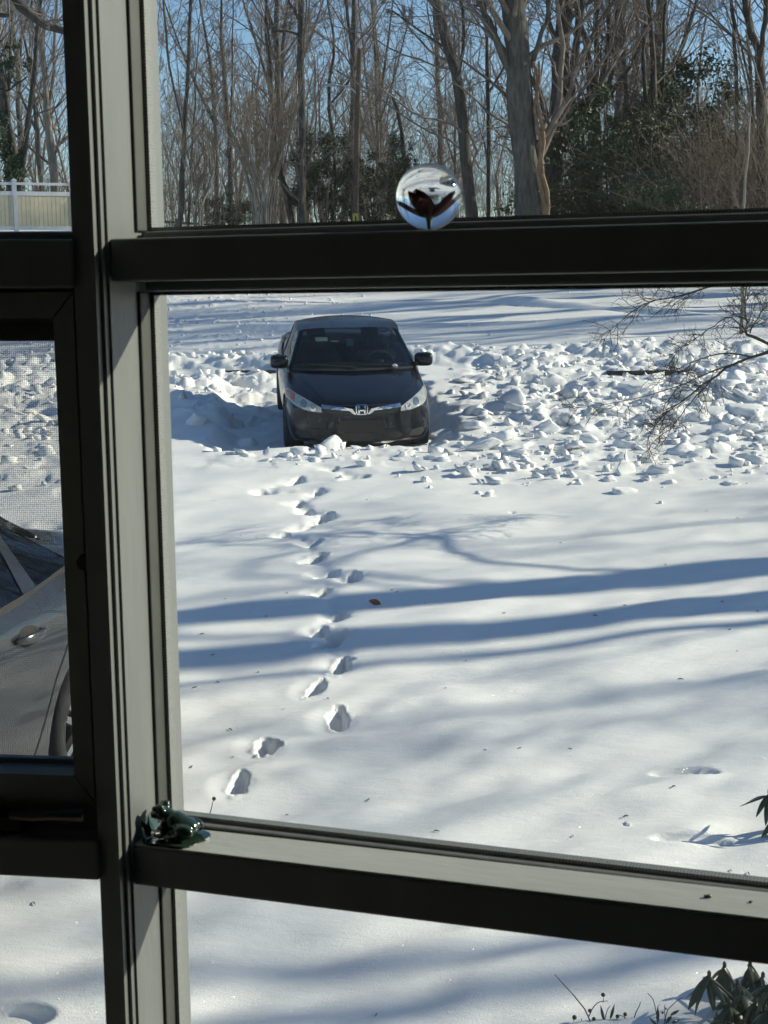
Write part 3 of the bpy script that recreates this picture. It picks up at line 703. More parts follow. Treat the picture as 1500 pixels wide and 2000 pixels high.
def lerp(a, b, t): return Vector(a) * (1 - t) + Vector(b) * t
def poly(pts, t):
    """smooth curve through points, t in 0..1"""
    pts = [Vector(p) for p in pts]; n = len(pts) - 1; f = min(t * n, n - 1e-6); i = int(f); f -= i
    p0 = pts[max(i - 1, 0)]; p1 = pts[i]; p2 = pts[i + 1]; p3 = pts[min(i + 2, n)]
    return 0.5 * (2 * p1 + (p2 - p0) * f + (2 * p0 - 5 * p1 + 4 * p2 - p3) * f * f + (-p0 + 3 * p1 - 3 * p2 + p3) * f ** 3)
def patch(name, ca, cb, mat, parent, nu=16, nv=6, bulge=None, t0=0.0, t1=1.0, v0=0.0, v1=1.0, off=None, thick=0.0):
    """sheet between two curves; bulge(u, v) gives an outward push"""
    V = []; F = []
    for j in range(nv + 1):
        for i in range(nu + 1):
            u = t0 + (t1 - t0) * i / nu; v = v0 + (v1 - v0) * j / nv
            p = lerp(poly(ca, u), poly(cb, u), v)
            if bulge: p = p + bulge(u, v)
            if off is not None: p = p + Vector(off)
            V.append(p)
    for j in range(nv):
        for i in range(nu): a = j * (nu + 1) + i; F.append((a, a + 1, a + nu + 2, a + nu + 1))
    o = pyd(name, V, F, mat, parent, smooth=True)
    return o
def front_project(tree, x, z, lift=0.004):
    h, nrm, _, _ = tree.ray_cast(Vector((x, -1.0, z)), Vector((0, 1, 0)))
    if h is None: return None
    return h + nrm * lift
def face_patch(name, tree, outline, mat, parent, lift=0.006, cell=0.025, skirt=0.01, caster=None):
    """a piece that follows the body surface inside an outline drawn on the car's front (x, z)"""
    bm = bmesh.new()
    vs_ = [bm.verts.new((x, 0, z)) for x, z in outline]; f = bm.faces.new(vs_)
    bmesh.ops.triangulate(bm, faces=[f])
    for _ in range(3):
        es = [e for e in bm.edges if e.calc_length() > cell * 2]
        if not es: break
        bmesh.ops.subdivide_edges(bm, edges=es, cuts=1 if es[0].calc_length() < 0.12 else 2, use_grid_fill=False)
        bmesh.ops.triangulate(bm, faces=[f for f in bm.faces if len(f.verts) > 3])
    c = caster or (lambda x, z, l: front_project(tree, x, z, l))
    bad = []
    for v in bm.verts:
        p = c(v.co.x, v.co.z, lift)
        if p is None: bad.append(v)
        else: v.co = p
    bmesh.ops.delete(bm, geom=bad, context='VERTS')
    bmesh.ops.recalc_face_normals(bm, faces=bm.faces)
    if skirt:
        r = bmesh.ops.extrude_edge_only(bm, edges=[e for e in bm.edges if e.is_boundary])
        nv_ = [g for g in r['geom'] if isinstance(g, bmesh.types.BMVert)]
        for v in nv_:
            if caster: v.co.x *= (1 - skirt / 0.8)
            else: v.co.y += skirt
    return bm_link(name, bm, mat, parent, smooth=False)
def side_cast(tree, sgn):
    def f(y, z, lift):
        h, nrm, _, _ = tree.ray_cast(Vector((sgn * 2.0, y, z)), Vector((-sgn, 0, 0)))
        return None if h is None else h + Vector((sgn * lift, 0, 0))
    return f
def strip_on(name, tree, pts, w, mat, parent, lift=0.0025, caster=None):
    """thin seam line following the surface"""
    c = caster or (lambda x, z, l: front_project(tree, x, z, l))
    V = []; F = []; P = []
    for k in range(len(pts) - 1):
        for t in np.linspace(0, 1, 8)[:-1]: P.append((pts[k][0] * (1 - t) + pts[k + 1][0] * t, pts[k][1] * (1 - t) + pts[k + 1][1] * t))
    P.append(pts[-1])
    for k, (x, z) in enumerate(P):
        a = P[max(k - 1, 0)]; b = P[min(k + 1, len(P) - 1)]; d = Vector((b[0] - a[0], b[1] - a[1])).normalized(); n = Vector((-d.y, d.x)) * w / 2
        q0 = c(x + n.x, z + n.y, lift); q1 = c(x - n.x, z - n.y, lift)
        if q0 is None or q1 is None: continue
        V += [q0, q1]
    for k in range(len(V) // 2 - 1): F.append((2 * k, 2 * k + 1, 2 * k + 3, 2 * k + 2))
    return pyd(name, V, F, mat, parent)
def mirror_pts(pts, s): return [(x * s, z) for x, z in pts]
def loft(name, rings, mat, parent, smooth=True, cap=True):
    V = []; F = []; n = len(rings[0])
    for r in rings: V += list(r)
    for a in range(len(rings) - 1):
        for i in range(n): F.append((a * n + i, a * n + (i + 1) % n, (a + 1) * n + (i + 1) % n, (a + 1) * n + i))
    if cap: F.append(tuple(range(n - 1, -1, -1))); F.append(tuple(range((len(rings) - 1) * n, len(rings) * n)))
    return pyd(name, V, F, mat, parent, smooth)

def wheel(parent, y, s):
    """tyre with a rim of five paired spokes"""
    bm = bmesh.new()
    prof = [(0.205, 0.045), (0.225, 0.085), (0.265, 0.104), (0.302, 0.098), (0.316, 0.075), (0.318, 0.0), (0.316, -0.075), (0.302, -0.098), (0.265, -0.104), (0.225, -0.085), (0.205, -0.06)]
    seg = 36; rings = []
    for k in range(seg):
        t = 2 * math.pi * k / seg
        rings.append([bm.verts.new((s * w, r * math.cos(t), r * math.sin(t))) for r, w in prof])
    for k in range(seg):
        a, b = rings[k], rings[(k + 1) % seg]
        for i in range(len(prof) - 1): bm.faces.new((a[i], a[i + 1], b[i + 1], b[i]))
    bmesh.ops.recalc_face_normals(bm, faces=bm.faces)
    w_ = link('wheel', None, parent=parent, loc=(s * 0.772, y, WR))
    ty = bm_link('tyre', bm, TYRE, w_, smooth=True)
    bm = bmesh.new()
    rp = [(0.212, 0.062), (0.205, 0.068), (0.192, 0.060), (0.186, 0.0), (0.186, -0.06)]
    rings = []
    for k in range(seg):
        t = 2 * math.pi * k / seg
        rings.append([bm.verts.new((s * w, r * math.cos(t), r * math.sin(t))) for r, w in rp])
    for k in range(seg):
        a, b = rings[k], rings[(k + 1) % seg]
        for i in range(len(rp) - 1): bm.faces.new((a[i], a[i + 1], b[i + 1], b[i]))
    for k in range(10):
        t = 2 * math.pi * (k // 2) / 5 + (0.17 if k % 2 else -0.17); d = Vector((0, math.cos(t), math.sin(t))); q = Vector((0, -math.sin(t), math.cos(t)))
        c = [d * 0.03 + q * 0.018, d * 0.03 - q * 0.018, d * 0.195 - q * 0.014, d * 0.195 + q * 0.014]
        f0 = [bm.verts.new(p + Vector((s * (0.058 if i < 2 else 0.062), 0, 0))) for i, p in enumerate(c)]
        f1 = [bm.verts.new(p + Vector((s * 0.03, 0, 0))) for p in c]
        bm.faces.new(f0)
        for i in range(4): bm.faces.new((f0[i], f1[i], f1[(i + 1) % 4], f0[(i + 1) % 4]))
    hub = [bm.verts.new((s * 0.064, 0.042 * math.cos(t), 0.042 * math.sin(t))) for t in np.linspace(0, 2 * math.pi, 17)[:-1]]
    bm.faces.new(hub)
    bmesh.ops.recalc_face_normals(bm, faces=bm.faces)
    bm_link('rim', bm, ALLOY, w_)
    bm = bmesh.new(); cylinder_bm(bm, (s * -0.02, 0, 0), 0.185, 0.006, 24); bm_link('brake_disc', bm, BLACKPL, w_)
    return w_

def build_car(name, label, paint, loc, rot, details=True):
    R = thing(name, label, 'car', loc, rot)
    body = link('body', CARSHELL.copy(), None, R); body.data.materials.clear(); body.data.materials.append(paint)
    T = CARTREE
    # greenhouse curves (x >= 0 side is mirrored)
    WSB = lambda: [(-0.745, 1.385, 0.935), (-0.52, 1.19, 0.952), (-0.26, 1.08, 0.962), (0, 1.045, 0.965), (0.26, 1.08, 0.962), (0.52, 1.19, 0.952), (0.745, 1.385, 0.935)]
    WST = lambda: [(-0.555, 2.07, 1.352), (-0.38, 1.985, 1.372), (-0.19, 1.945, 1.382), (0, 1.93, 1.385), (0.19, 1.945, 1.382), (0.38, 1.985, 1.372), (0.555, 2.07, 1.352)]
    RWT = [(-0.50, 3.42, 1.315), (-0.25, 3.44, 1.345), (0, 3.45, 1.352), (0.25, 3.44, 1.345), (0.50, 3.42, 1.315)]
    RWB = [(-0.63, 3.88, 1.055), (-0.33, 4.01, 1.078), (0, 4.06, 1.085), (0.33, 4.01, 1.078), (0.63, 3.88, 1.055)]
    bul = lambda a: (lambda u, v: Vector((0, -0.4, 0.9)) * a * math.sin(math.pi * v) * (1 - 0.2 * abs(2 * u - 1)))
    patch('windshield', WSB(), WST(), CARGLASS, R, 24, 10, bul(0.022))
    # black frit border and pillars
    RE = [(0.555, 2.07, 1.352), (0.585, 2.45, 1.385), (0.585, 2.85, 1.375), (0.55, 3.15, 1.345), (0.50, 3.42, 1.315)]   # roof edge, front to back
    RC = [(0, 1.93, 1.385), (0, 2.35, 1.428), (0, 2.75, 1.435), (0, 3.12, 1.405), (0, 3.45, 1.352)]
    BL = [(0.772, 1.30, 0.905), (0.812, 1.75, 0.935), (0.826, 2.3, 0.955), (0.820, 2.9, 0.98), (0.780, 3.45, 1.02), (0.70, 3.93, 1.06)]  # belt line
    roof = None
    V = []; F = []; nu, nv = 20, 16
    for j in range(nv + 1):
        for i in range(nu + 1):
            u = i / nu; w = 2 * j / nv - 1
            c = poly(RC, u); e = poly(RE, u); aw = abs(w)
            p = Vector((e.x * w, c.y + (e.y - c.y) * aw ** 2, c.z + (e.z - c.z) * aw ** 2.2)); V.append(p)
    for j in range(nv):
        for i in range(nu): a = j * (nu + 1) + i; F.append((a, a + nu + 1, a + nu + 2, a + 1))
    roof = pyd('roof', V, F, paint, R, smooth=True)
    patch('rear_window', RWB, RWT, SIDEGLASS, R, 16, 6)
    for s in (-1, 1):
        mx = lambda pts: [(x * s, y, z) for x, y, z in pts]
        # roof rail: body colour between roof edge and side glass top
        SG = [(0.640, 1.95, 1.285), (0.662, 2.35, 1.335), (0.664, 2.8, 1.33), (0.635, 3.15, 1.295), (0.575, 3.45, 1.235), (0.53, 3.62, 1.185)]
        RE2 = RE + [(0.485, 3.55, 1.25)]
        rail = [(0.745, 1.385, 0.935), (0.65, 1.73, 1.155)] + [RE[0]] + RE[1:]
        # A-pillar strip
        patch('a_pillar', mx([(0.745, 1.385, 0.935), (0.65, 1.73, 1.155), (0.555, 2.07, 1.352)]), mx([(0.785, 1.45, 0.925), (0.715, 1.75, 1.12), (0.640, 2.03, 1.30)]), paint, R, 10, 3,
              lambda u, v: Vector((s * 0.02, -0.008, 0.008)) * math.sin(math.pi * v))
        patch('roof_rail', mx(RE), mx([(0.640, 2.03, 1.30), (0.662, 2.42, 1.335), (0.664, 2.82, 1.33), (0.635, 3.15, 1.295), (0.575, 3.45, 1.235)]), paint, R, 16, 3,
              lambda u, v: Vector((s * 0.012, 0, 0.012)) * math.sin(math.pi * v))
        # side glass, between belt and rail: front door glass, centre pillar, rear door glass, tail pillar
        B = lambda a, b: mx([tuple(poly(BL, a + (b - a) * k / 4)) for k in range(5)])
        TOP = [(0.785, 1.45, 0.925), (0.715, 1.75, 1.12), (0.645, 2.03, 1.295), (0.664, 2.45, 1.333), (0.664, 2.82, 1.33), (0.635, 3.15, 1.295), (0.575, 3.45, 1.235), (0.52, 3.62, 1.17)]
        Tt = lambda a, b: mx([tuple(poly(TOP, a + (b - a) * k / 4)) for k in range(5)])
        o1 = Vector((-s * 0.006, 0, 0))
        patch('side_window', B(0.06, 0.46), Tt(0.0, 0.53), SIDEGLASS, R, 14, 6, off=o1)
        patch('centre_pillar', B(0.46, 0.52), Tt(0.53, 0.575), BLACKPL, R, 4, 6)
        patch('side_window', B(0.52, 0.70), Tt(0.575, 0.745), SIDEGLASS, R, 10, 6, off=o1)
        patch('window_divider', B(0.70, 0.745), Tt(0.745, 0.775), paint, R, 3, 6)
        patch('quarter_window', B(0.745, 0.90), Tt(0.775, 0.875), SIDEGLASS, R, 6, 6, off=o1)
        patch('tail_pillar', B(0.90, 1.0), Tt(0.875, 1.0), paint, R, 6, 6)
        patch('tail_pillar', mx([(0.635, 3.15, 1.295), (0.575, 3.45, 1.235), (0.52, 3.62, 1.17), (0.70, 3.93, 1.06)]), mx([(0.55, 3.15, 1.345), (0.50, 3.42, 1.315), (0.55, 3.62, 1.20), (0.63, 3.88, 1.055)]), paint, R, 12, 3)
        # belt moulding under the side glass
        bl0 = B(0.03, 0.9); patch('belt_trim', [tuple(Vector(p) + Vector((s * 0.014, 0, -0.028))) for p in bl0], [tuple(Vector(p) + Vector((s * 0.004, 0, 0.010))) for p in bl0], BLACKPL, R, 20, 2)
        patch('shoulder_panel', [tuple(Vector(p) + Vector((s * 0.045, 0, -0.075))) for p in B(0.0, 1.0)], B(0.0, 1.0), paint, R, 26, 3)
        # mirror: housing on a short foot
        mxc = Vector((s * 0.90, 1.50, 1.005)); rings = []
        for k, (yy, rx, rz) in enumerate(((-0.06, 0.055, 0.045), (-0.045, 0.095, 0.070), (0.0, 0.112, 0.086), (0.055, 0.114, 0.090), (0.07, 0.106, 0.082))):
            rings.append([mxc + Vector((rx * math.copysign(abs(math.cos(t)) ** 0.55, math.cos(t)), yy, rz * math.copysign(abs(math.sin(t)) ** 0.55, math.sin(t)))) for t in np.linspace(0, 2 * math.pi, 21)[:-1]])
        mr = loft('side_mirror', rings, paint, R)
        loft('mirror_foot', [[Vector((s * 0.79, 1.50 + 0.05 * a, 0.955 + 0.03 * b)) for a, b in ((-1, -1), (1, -1), (1, 1), (-1, 1))], [Vector((s * 0.88, 1.50 + 0.035 * a, 0.975 + 0.02 * b)) for a, b in ((-1, -1), (1, -1), (1, 1), (-1, 1))]], BLACKPL, mr, False)
        # doors: seams and handles on the flank
        sc_ = side_cast(T, s)
        for pts in ([(1.32, 0.26), (1.25, 0.55), (1.36, 0.90)], [(2.42, 0.24), (2.44, 0.6), (2.38, 0.94)], [(3.17, 0.42), (3.30, 0.62), (3.48, 0.80), (3.52, 1.0)], [(1.32, 0.25), (2.42, 0.235), (3.06, 0.25), (3.17, 0.42)]):
            strip_on('door_seam', T, pts, 0.009, BLACKPL, R, caster=sc_)
        strip_on('sill_trim', T, [(1.35, 0.215), (3.15, 0.215)], 0.05, BLACKPL, R, caster=sc_)
        for yh in (2.18, 3.12):
            cup = face_patch('handle_cup', T, [(yh + 0.085 * math.cos(t), 0.845 + 0.045 * math.sin(t)) for t in np.linspace(0, 2 * math.pi, 17)[:-1]], BLACKPL, R, 0.002, 0.03, 0, sc_)
            hb = sc_(yh, 0.845, 0.0); rings = []
            for k in range(9):
                t = k / 8; yy = yh - 0.115 + 0.23 * t; oo = 0.008 + 0.034 * math.sin(math.pi * t) ** 0.6
                q = sc_(yy, 0.85, oo); h2 = 0.013 + 0.010 * math.sin(math.pi * t)
                rings.append([q + Vector((s * 0.010 * math.cos(a), 0, h2 * math.sin(a))) for a in np.linspace(0, 2 * math.pi, 9)[:-1]])
            loft('door_handle', rings, paint, R)
    # lamps
    HL = [(0.455, 0.592), (0.462, 0.645), (0.56, 0.685), (0.68, 0.728), (0.800, 0.765), (0.845, 0.748), (0.848, 0.690), (0.74, 0.636), (0.58, 0.596)]
    for s in (-1, 1):
        o = mirror_pts(HL, s)
        hl = face_patch('headlight', T, o if s > 0 else o[::-1], LENS, R, 0.010, 0.03, 0.025)
        for cx, cz, rr in ((0.55, 0.632, 0.034), (0.655, 0.672, 0.036)):
            face_patch('lamp_bowl', T, [(s * cx + rr * math.cos(t), cz + rr * math.sin(t)) for t in np.linspace(0, 2 * math.pi, 15)[:-1]], LAMPIN, hl, 0.0125, 0.02, 0.0)
        am = [(0.745, 0.742), (0.800, 0.758), (0.836, 0.742), (0.836, 0.70), (0.755, 0.668)]
        face_patch('side_reflector', T, mirror_pts(am, s) if s > 0 else mirror_pts(am, s)[::-1], AMBER if s < 0 else LENS, hl, 0.013, 0.03, 0.0)
        face_patch('fog_recess', T, mirror_pts([(0.56, 0.27), (0.60, 0.345), (0.74, 0.36), (0.76, 0.30), (0.70, 0.255)], s), BLACKPL, R, 0.003, 0.04, 0.0)
        strip_on('bumper_seam', T, mirror_pts([(0.842, 0.668), (0.85, 0.62), (0.855, 0.56)], s), 0.007, BLACKPL, R)
        ob = [(0.70, 0.80), (0.74, 0.93), (0.70, 0.95), (0.60, 0.90), (0.62, 0.78)]
        b_ = bmesh.new()     # rear lamps as wrapped blocks
        for dy in (0,):
            add_box(b_, (s * 0.56 if s > 0 else s * 0.78, 4.36, 0.78), (s * 0.78 if s > 0 else s * 0.56, 4.50, 0.96), 0.02)
        bm_link('tail_light', b_, AMBER, R)
    # grille, chrome wing, emblem
    gr = face_patch('grille', T, [(-0.455, 0.655), (-0.435, 0.595), (-0.34, 0.56), (0.34, 0.56), (0.435, 0.595), (0.455, 0.655), (0.2, 0.648), (0, 0.645), (-0.2, 0.648)], BLACKPL, R, 0.004, 0.03, 0.0)
    for zz, hw in ((0.585, 0.37), (0.612, 0.41)): strip_on('grille_slat', T, [(-hw, zz + 0.012), (-0.12, zz), (0.12, zz), (hw, zz + 0.012)], 0.009, pmat('slat_grey', (0.06, 0.06, 0.06), (0.09, 0.09, 0.09), 20, 0.4) if 'slat_grey' not in bpy.data.materials else bpy.data.materials['slat_grey'], gr, 0.012)
    for s in (-1, 1):
        w = [(0.455, 0.676), (0.462, 0.638), (0.36, 0.638), (0.25, 0.630), (0.15, 0.622), (0.105, 0.585), (0.075, 0.568), (0.07, 0.585), (0.092, 0.615), (0.11, 0.645), (0.25, 0.655)]
        face_patch('chrome_wing', T, mirror_pts(w, s), CHROME, gr, 0.014, 0.03, 0.012)
    em = face_patch('emblem_plate', T, [(-0.072, 0.66), (-0.066, 0.585), (-0.05, 0.570), (0.05, 0.570), (0.066, 0.585), (0.072, 0.66), (0.055, 0.676), (-0.055, 0.676)], BLACKPL, R, 0.012, 0.03, 0.008)
    def em_piece(pts): face_patch('emblem_letter', T, pts, CHROME, em, 0.018, 0.03, 0.006)
    bord = [(-0.072, 0.66), (-0.066, 0.585), (-0.05, 0.570), (0.05, 0.570), (0.066, 0.585), (0.072, 0.66), (0.055, 0.676), (-0.055, 0.676)]
    for k in range(8):
        a, b = bord[k], bord[(k + 1) % 8]; sh = lambda p: (p[0] * 0.84, 0.623 + (p[1] - 0.623) * 0.84)
        em_piece([a, b, sh(b), sh(a)])
    em_piece([(-0.048, 0.662), (-0.026, 0.662), (-0.022, 0.583), (-0.040, 0.583)]); em_piece([(0.048, 0.662), (0.026, 0.662), (0.022, 0.583), (0.040, 0.583)])
    em_piece([(-0.026, 0.632), (0.026, 0.632), (0.024, 0.614), (-0.024, 0.614)])
    face_patch('licence_plate', T, [(-0.24, 0.36), (0.26, 0.36), (0.26, 0.505), (-0.24, 0.505)], PLATEM, R, 0.016, 0.05, 0.015)
    face_patch('lower_intake', T, [(-0.50, 0.30), (-0.42, 0.262), (0.42, 0.262), (0.50, 0.30), (0.42, 0.345), (-0.42, 0.345)], BLACKPL, R, 0.003, 0.05, 0.0)
    strip_on('bumper_lip', T, [(-0.74, 0.235), (-0.4, 0.225), (0, 0.222), (0.4, 0.225), (0.74, 0.235)], 0.03, BLACKPL, R, 0.012)
    strip_on('bumper_crease', T, [(-0.80, 0.36), (-0.5, 0.385), (0, 0.352), (0.5, 0.385), (0.80, 0.36)], 0.012, paint, R, 0.010)
    strip_on('hood_seam', T, [(-0.46, 0.672), (-0.3, 0.673), (0, 0.675), (0.3, 0.673), (0.46, 0.672)], 0.009, BLACKPL, R, 0.003)
    def top_cast(x, y, l):
        h, n_, _, _ = T.ray_cast(Vector((x, y, 3.0)), Vector((0, 0, -1))); return None if h is None else h + Vector((0, 0, l))
    for s in (-1, 1):
        strip_on('hood_seam', T, [(s * 0.50, 0.32), (s * 0.66, 0.62), (s * 0.735, 1.0), (s * 0.745, 1.30)], 0.008, BLACKPL, R, 0.003, top_cast)
    for s in (-1, 1):
        strip_on('hood_crease', T, [(s * 0.43, 0.20), (s * 0.50, 0.45), (s * 0.60, 0.80), (s * 0.66, 1.12)], 0.016, paint, R, 0.006, top_cast)
    cow = [tuple(Vector(p) + Vector((0, -0.055, -0.012))) for p in WSB()]
    patch('cowl', cow, [tuple(Vector(p) + Vector((0, 0.01, 0.006))) for p in WSB()], BLACKPL, R, 20, 2)
    for a, b in (((0.02, 1.04, 0.98), (-0.58, 1.27, 1.005)), ((0.62, 1.22, 0.985), (0.06, 1.09, 1.0))):
        A, Bp = Vector(a), Vector(b); d = (Bp - A).normalized(); q = d.cross(Vector((0, 0, 1))).normalized()
        loft('wiper', [[A + q * 0.012 * i + Vector((0, 0, 0.012 * j)) for i, j in ((-1, 0), (1, 0), (1, 1), (-1, 1))], [Bp + q * 0.006 * i + Vector((0, 0, 0.008 * j)) for i, j in ((-1, 0), (1, 0), (1, 1), (-1, 1))]], BLACKPL, R, False)
    # inside: floor tub, dashboard, seats, steering wheel, mirror, stickers
    bm = bmesh.new(); add_box(bm, (-0.74, 1.15, 0.30), (0.74, 3.75, 0.36)); bm_link('cabin_floor', bm, BLACKPL, R)
    DB = [(-0.72, 1.42, 0.90), (-0.3, 1.18, 0.935), (0, 1.14, 0.94), (0.3, 1.18, 0.935), (0.72, 1.42, 0.90)]
    DE = [(-0.72, 1.78, 0.93), (-0.3, 1.78, 0.945), (0, 1.78, 0.95), (0.3, 1.78, 0.945), (0.72, 1.78, 0.93)]
    patch('dashboard', DB, DE, BLACKPL, R, 12, 4, lambda u, v: Vector((0, 0, 0.02 * math.sin(math.pi * v))))
    patch('dashboard', DE, [(x, y + 0.03, 0.5) for x, y, z in DE], BLACKPL, R, 8, 2)
    patch('parcel_shelf', [(-0.7, 3.3, 0.98), (0, 3.3, 0.98), (0.7, 3.3, 0.98)], [(-0.6, 3.9, 1.04), (0, 4.0, 1.05), (0.6, 3.9, 1.04)], BLACKPL, R, 6, 2)
    for s in (-1, 1):
        for y0, hd in ((2.15, 1), (3.0, 1)):
            bm = bmesh.new(); add_box(bm, (s * 0.36 - 0.25, y0, 0.5), (s * 0.36 + 0.25, y0 + 0.14, 1.04), 0.05); st = bm_link('seat', bm, SEATM, R, smooth=True)
            bm = bmesh.new(); add_box(bm, (s * 0.36 - 0.12, y0 + 0.05, 1.08), (s * 0.36 + 0.12, y0 + 0.14, 1.24), 0.04); bm_link('headrest', bm, SEATM, st, smooth=True)
    bm = bmesh.new(); rings = []
    for k in range(28):
        t = 2 * math.pi * k / 28; c = Vector((0.36 + 0.18 * math.cos(t), 1.74 - 0.06 * math.sin(t), 0.93 + 0.165 * math.sin(t)))
        o_ = Vector((math.cos(t), -0.3 * math.sin(t), math.sin(t)))
        rings.append([bm.verts.new(c + o_ * 0.014 * math.cos(a) + Vector((0, 0.014 * math.sin(a), 0))) for a in np.linspace(0, 2 * math.pi, 9)[:-1]])
    for k in range(28):
        a, b = rings[k], rings[(k + 1) % 28]
        for i in range(8): bm.faces.new((a[i], a[(i + 1) % 8], b[(i + 1) % 8], b[i]))
    add_box(bm, (0.30, 1.73, 0.90), (0.42, 1.76, 0.98)); add_box(bm, (0.19, 1.735, 0.93), (0.30, 1.75, 0.95)); add_box(bm, (0.42, 1.735, 0.93), (0.53, 1.75, 0.95))
    bm_link('steering_wheel', bm, BLACKPL if not details else pmat('wheel_grey', (0.10, 0.10, 0.10), (0.14, 0.14, 0.14), 20, 0.35, coat=0.3), R, smooth=True)
    bm = bmesh.new(); add_box(bm, (-0.11, 1.86, 1.245), (0.11, 1.89, 1.305), 0.012); rv = bm_link('rear_view_mirror', bm, BLACKPL, R)
    if details:
        bm = bmesh.new(); add_box(bm, (-0.045, 1.83, 1.15), (0.045, 1.834, 1.24)); bm_link('hang_tag', bm, TAGBLUE, R)
        for x, y, z, w, h in ((-0.36, 1.755, 1.255, 0.075, 0.045), (-0.20, 1.70, 1.235, 0.05, 0.012)):
            sl_ = Vector((0, 0.80, 0.40)).normalized(); c = Vector((x, y, z)); X = Vector((w, 0, 0)); U = sl_ * h
            pyd('windshield_sticker', [c - X - U, c + X - U, c + X + U, c - X + U], [(0, 1, 2, 3)], STICKW, R)
    for y, s in WHEELS: wheel(R, y, s)
    # inner wheel housings so the arches read dark
    for y, s in WHEELS:
        bm = bmesh.new(); cylinder_bm(bm, (s * 0.66, y, WR + 0.03), WR + 0.03, 0.012, 28); bm_link('wheel_housing', bm, BLACKPL, R)
    return R
# ------------------------------------------------------------------ trees
def unit(a): return a / np.maximum(np.linalg.norm(a, axis=-1, keepdims=True), 1e-9)
def tubes(groups):
    """groups: list of (P (B,N,3), R (B,N), sides) -> verts, quads"""
    VV = []; FF = []; base = 0
    for P, Rr, k in groups:
        B, N, _ = P.shape
        if B == 0: continue
        T = unit(np.gradient(P, axis=1)); main = unit(P[:, -1] - P[:, 0])
        ref = np.where(np.abs(main[:, 2:3]) > 0.8, np.array([[1.0, 0.2, 0]]), np.array([[0.1, 0.05, 1.0]]))
        a = unit(np.cross(T, ref[:, None, :])); b = np.cross(T, a)
        th = np.arange(k) * 2 * math.pi / k
        V = P[:, :, None, :] + Rr[:, :, None, None] * (np.cos(th)[None, None, :, None] * a[:, :, None, :] + np.sin(th)[None, None, :, None] * b[:, :, None, :])
        VV.append(V.reshape(-1, 3))
        idx = base + (np.arange(B)[:, None, None] * N * k + np.arange(N - 1)[None, :, None] * k + np.arange(k)[None, None, :])
        nxt = base + (np.arange(B)[:, None, None] * N * k + np.arange(N - 1)[None, :, None] * k + ((np.arange(k) + 1) % k)[None, None, :])
        FF.append(np.stack([idx, nxt, nxt + k, idx + k], -1).reshape(-1, 4)); base += B * N * k
    return np.concatenate(VV), np.concatenate(FF)
def grow(rng, P, Rr, n, t0, t1, ang, lf, N=5, up=0.15, wander=0.18, rf=0.5, rmin=0.003, flat=None, lmin=0.1):
    """n side branches on every parent branch"""
    B, M, _ = P.shape
    L = np.linalg.norm(np.diff(P, axis=1), axis=2).sum(1)
    t = rng.uniform(t0, t1, (B, n)); f = t * (M - 1); i = np.clip(f.astype(int), 0, M - 2); f = f - i
    bi = np.arange(B)[:, None]
    p = P[bi, i] * (1 - f[..., None]) + P[bi, i + 1] * f[..., None]; r = Rr[bi, i] * (1 - f) + Rr[bi, i + 1] * f
    tan = unit(P[bi, i + 1] - P[bi, i])
    rnd = unit(rng.normal(size=(B, n, 3))); perp = unit(rnd - (rnd * tan).sum(-1, keepdims=True) * tan)
    a = np.radians(rng.uniform(ang[0], ang[1], (B, n)))[..., None]
    d = unit(tan * np.cos(a) + perp * np.sin(a) + np.array([0, 0, up]))
    ln = np.maximum(L[:, None] * lf * (1.1 - 0.65 * t) * rng.uniform(0.55, 1.25, (B, n)), lmin)
    d = d.reshape(-1, 3); p = p.reshape(-1, 3); r = (r * rf * rng.uniform(0.7, 1.1, (B, n))).reshape(-1); ln = ln.reshape(-1)
    out = [p]; cur = p; dd = d
    for k in range(N - 1):
        dd = unit(dd + rng.normal(size=dd.shape) * wander + np.array([0, 0, up * 0.5]))
        cur = cur + dd * (ln / (N - 1))[:, None]; out.append(cur)
    Pn = np.stack(out, 1); taper = np.linspace(1, 0.35, N)[None, :]
    Rn = np.maximum(r[:, None] * taper, rmin)
    return Pn, Rn
def resample(pts, rad, n, rng, wob=0.0):
    pts = [Vector(p) for p in pts]; P = np.array([tuple(poly(pts, k / (n - 1))) for k in range(n)])
    R_ = np.interp(np.linspace(0, 1, n), np.linspace(0, 1, len(rad)), rad)
    if wob > 0:
        w = rng.normal(size=(n, 3)) * wob; w[:, 2] = 0; w[0] = 0; P = P + w * np.linspace(0.3, 1, n)[:, None]
    return P[None], R_[None]
def trunk_tube(P, Rr, k=12, rng=None, flare=True):
    """trunk with a root flare and gently fluted skin"""
    V, F = tubes([(P, Rr, k)])
    return V, F
